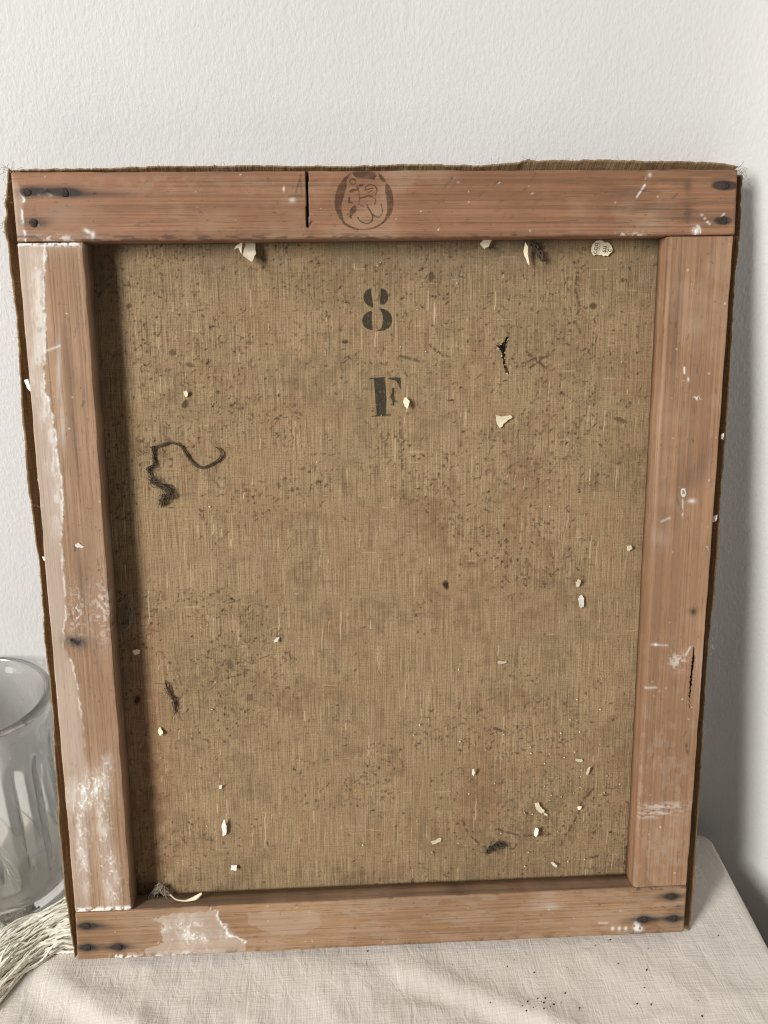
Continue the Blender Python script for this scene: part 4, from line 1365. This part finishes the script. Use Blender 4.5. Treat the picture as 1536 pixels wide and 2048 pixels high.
Q = grid_quads(nr_, nphi, True)[:, ::-1]
jar_me = fast_mesh('glass_jar', V, Q, extra=[np.arange(nphi)[::-1], np.arange(nphi) + (nr_ - 1) * nphi])
jar = link('glass_jar', jar_me, M_GLASS)
jar.location = (JX, JY, TAB_Z + 0.0018)
jar.rotation_euler = (0, 0, 0.2)
tag(jar, 'clear panelled glass jar with thick rolled rim at the left edge', 'jar')


# ------------------------------------------------------------------ cotton tassels
def tassel(name, paths, n, spread, label, seed, zl=0.002):
    R_ = np.random.default_rng(seed)
    tb = Tubes()
    a = smooth_path([on_table(*p) for p in paths[0]], 26)
    b = smooth_path([on_table(*p) for p in paths[1]], 26)
    t = np.linspace(0, 1, 26)
    for i in range(n):
        f = R_.uniform(0, 1)
        base = a * (1 - f) + b * f
        hgt = 0.0015 + 0.007 * math.sin(math.pi * f) * R_.uniform(0.1, 1)
        base = base.copy()
        base[:, 2] = TAB_Z + zl + hgt * (0.7 + 0.3 * np.sin(t * 5 + i))
        wob = R_.normal(0, spread, (2, 3))
        k1, k2, ph = R_.uniform(3, 7), R_.uniform(8, 14), R_.uniform(0, 6.28)
        base += wob[0] * np.sin(t * k1 + ph)[:, None] + 0.5 * wob[1] * np.sin(t * k2 + ph)[:, None]
        base[:, 2] = np.maximum(base[:, 2], TAB_Z + 0.0012)
        s, e = 0, 26
        if R_.random() < 0.35:
            s = int(R_.integers(0, 6))
        # two twisted plies
        r = 0.00056
        for sgn in (0, math.pi):
            tw = t * 60 + sgn + ph
            off = np.stack([0 * t, np.cos(tw), np.sin(tw)], 1) * r * 0.8
            tb.add((base + off)[s:e], r, 5)
    o = bpy.data.objects.new(name, None)
    COL.objects.link(o)
    c = on_table(*paths[0][len(paths[0]) // 2])
    o.location = Vector(c.tolist())
    me = tb.mesh('yarn_strands')
    me.transform(Matrix.Translation(-Vector(c.tolist())))
    s_ = link('yarn_strands', me, M_COTTON, o)
    s_['kind'] = 'stuff'
    tag(o, label, 'tassel', 'cotton tassels by the jar')
    return o


tassel('cotton_tassel', [[(190, 1790), (120, 1822), (60, 1850), (10, 1885), (-60, 1935)], [(200, 1905), (140, 1898), (90, 1912), (30, 1965), (-40, 2040)]], 140, 0.0030, 'loose cream cotton yarn fringe in front of the jar base', 3)
tassel('cotton_tassel', [[(-90, 1740), (-40, 1735), (0, 1740), (38, 1752)], [(-90, 1790), (-40, 1800), (5, 1805), (40, 1790)]], 50, 0.0014, 'small tuft of cream yarn seen through the glass jar', 4)

# ------------------------------------------------------------------ specks of dirt on the cloth
sp_me = []
for kk in range(3):
    n = 7
    R_ = random.Random(kk)
    V = []
    for z, f in ((0, 0.7), (0.4, 1.0), (0.85, 0.6)):
        for s in range(n):
            a = 2 * math.pi * s / n
            rr = f * R_.uniform(0.7, 1.15)
            V.append((rr * math.cos(a), rr * math.sin(a) * 0.8, z))
    m_ = fast_mesh('dirt_speck', V, grid_quads(3, n, True)[:, ::-1], extra=[np.arange(n) + 2 * n])
    m_.materials.append(M_SPECK)
    sp_me.append(m_)
spots = [(1052, 2026), (1044, 2016), (1055, 2006), (1075, 1999), (1082, 2007), (1090, 2000), (1100, 2018), (1087, 2024), (1087, 2010), (1122, 2008), (1158, 2023), (1159, 2019), (1293, 1942), (1341, 1968), (1288, 1978), (1236, 1930), (1296, 1898),
         (1190, 1893), (1220, 1881), (1274, 2009), (1302, 2010), (1396, 2005), (1404, 2034), (1419, 1802), (1130, 1988), (1068, 1947), (1014, 1935), (1028, 1922), (905, 1930), (915, 1905), (980, 2008), (735, 1902), (1437, 1871), (1107, 2012), (1066, 2020), (1302, 2012)]
for i, (x, y) in enumerate(spots):
    p = on_table(x, y)
    o = bpy.data.objects.new('dirt_speck', sp_me[i % 3])
    COL.objects.link(o)
    fh = float(fold_height(np.array([p[0]]), np.array([p[1] - SKEW * (XE - p[0])]), np.array([float(x)]), np.array([float(y)]))[0])
    o.location = (p[0], p[1], TAB_Z + fh)
    s = random.uniform(0.0003, 0.0007)
    o.scale = (s, s, s)
    o.rotation_euler = (0, 0, random.uniform(0, 6))
    tag(o, 'tiny dark speck of dirt fallen on the cream cloth', 'dirt speck', 'dirt specks on the cloth')
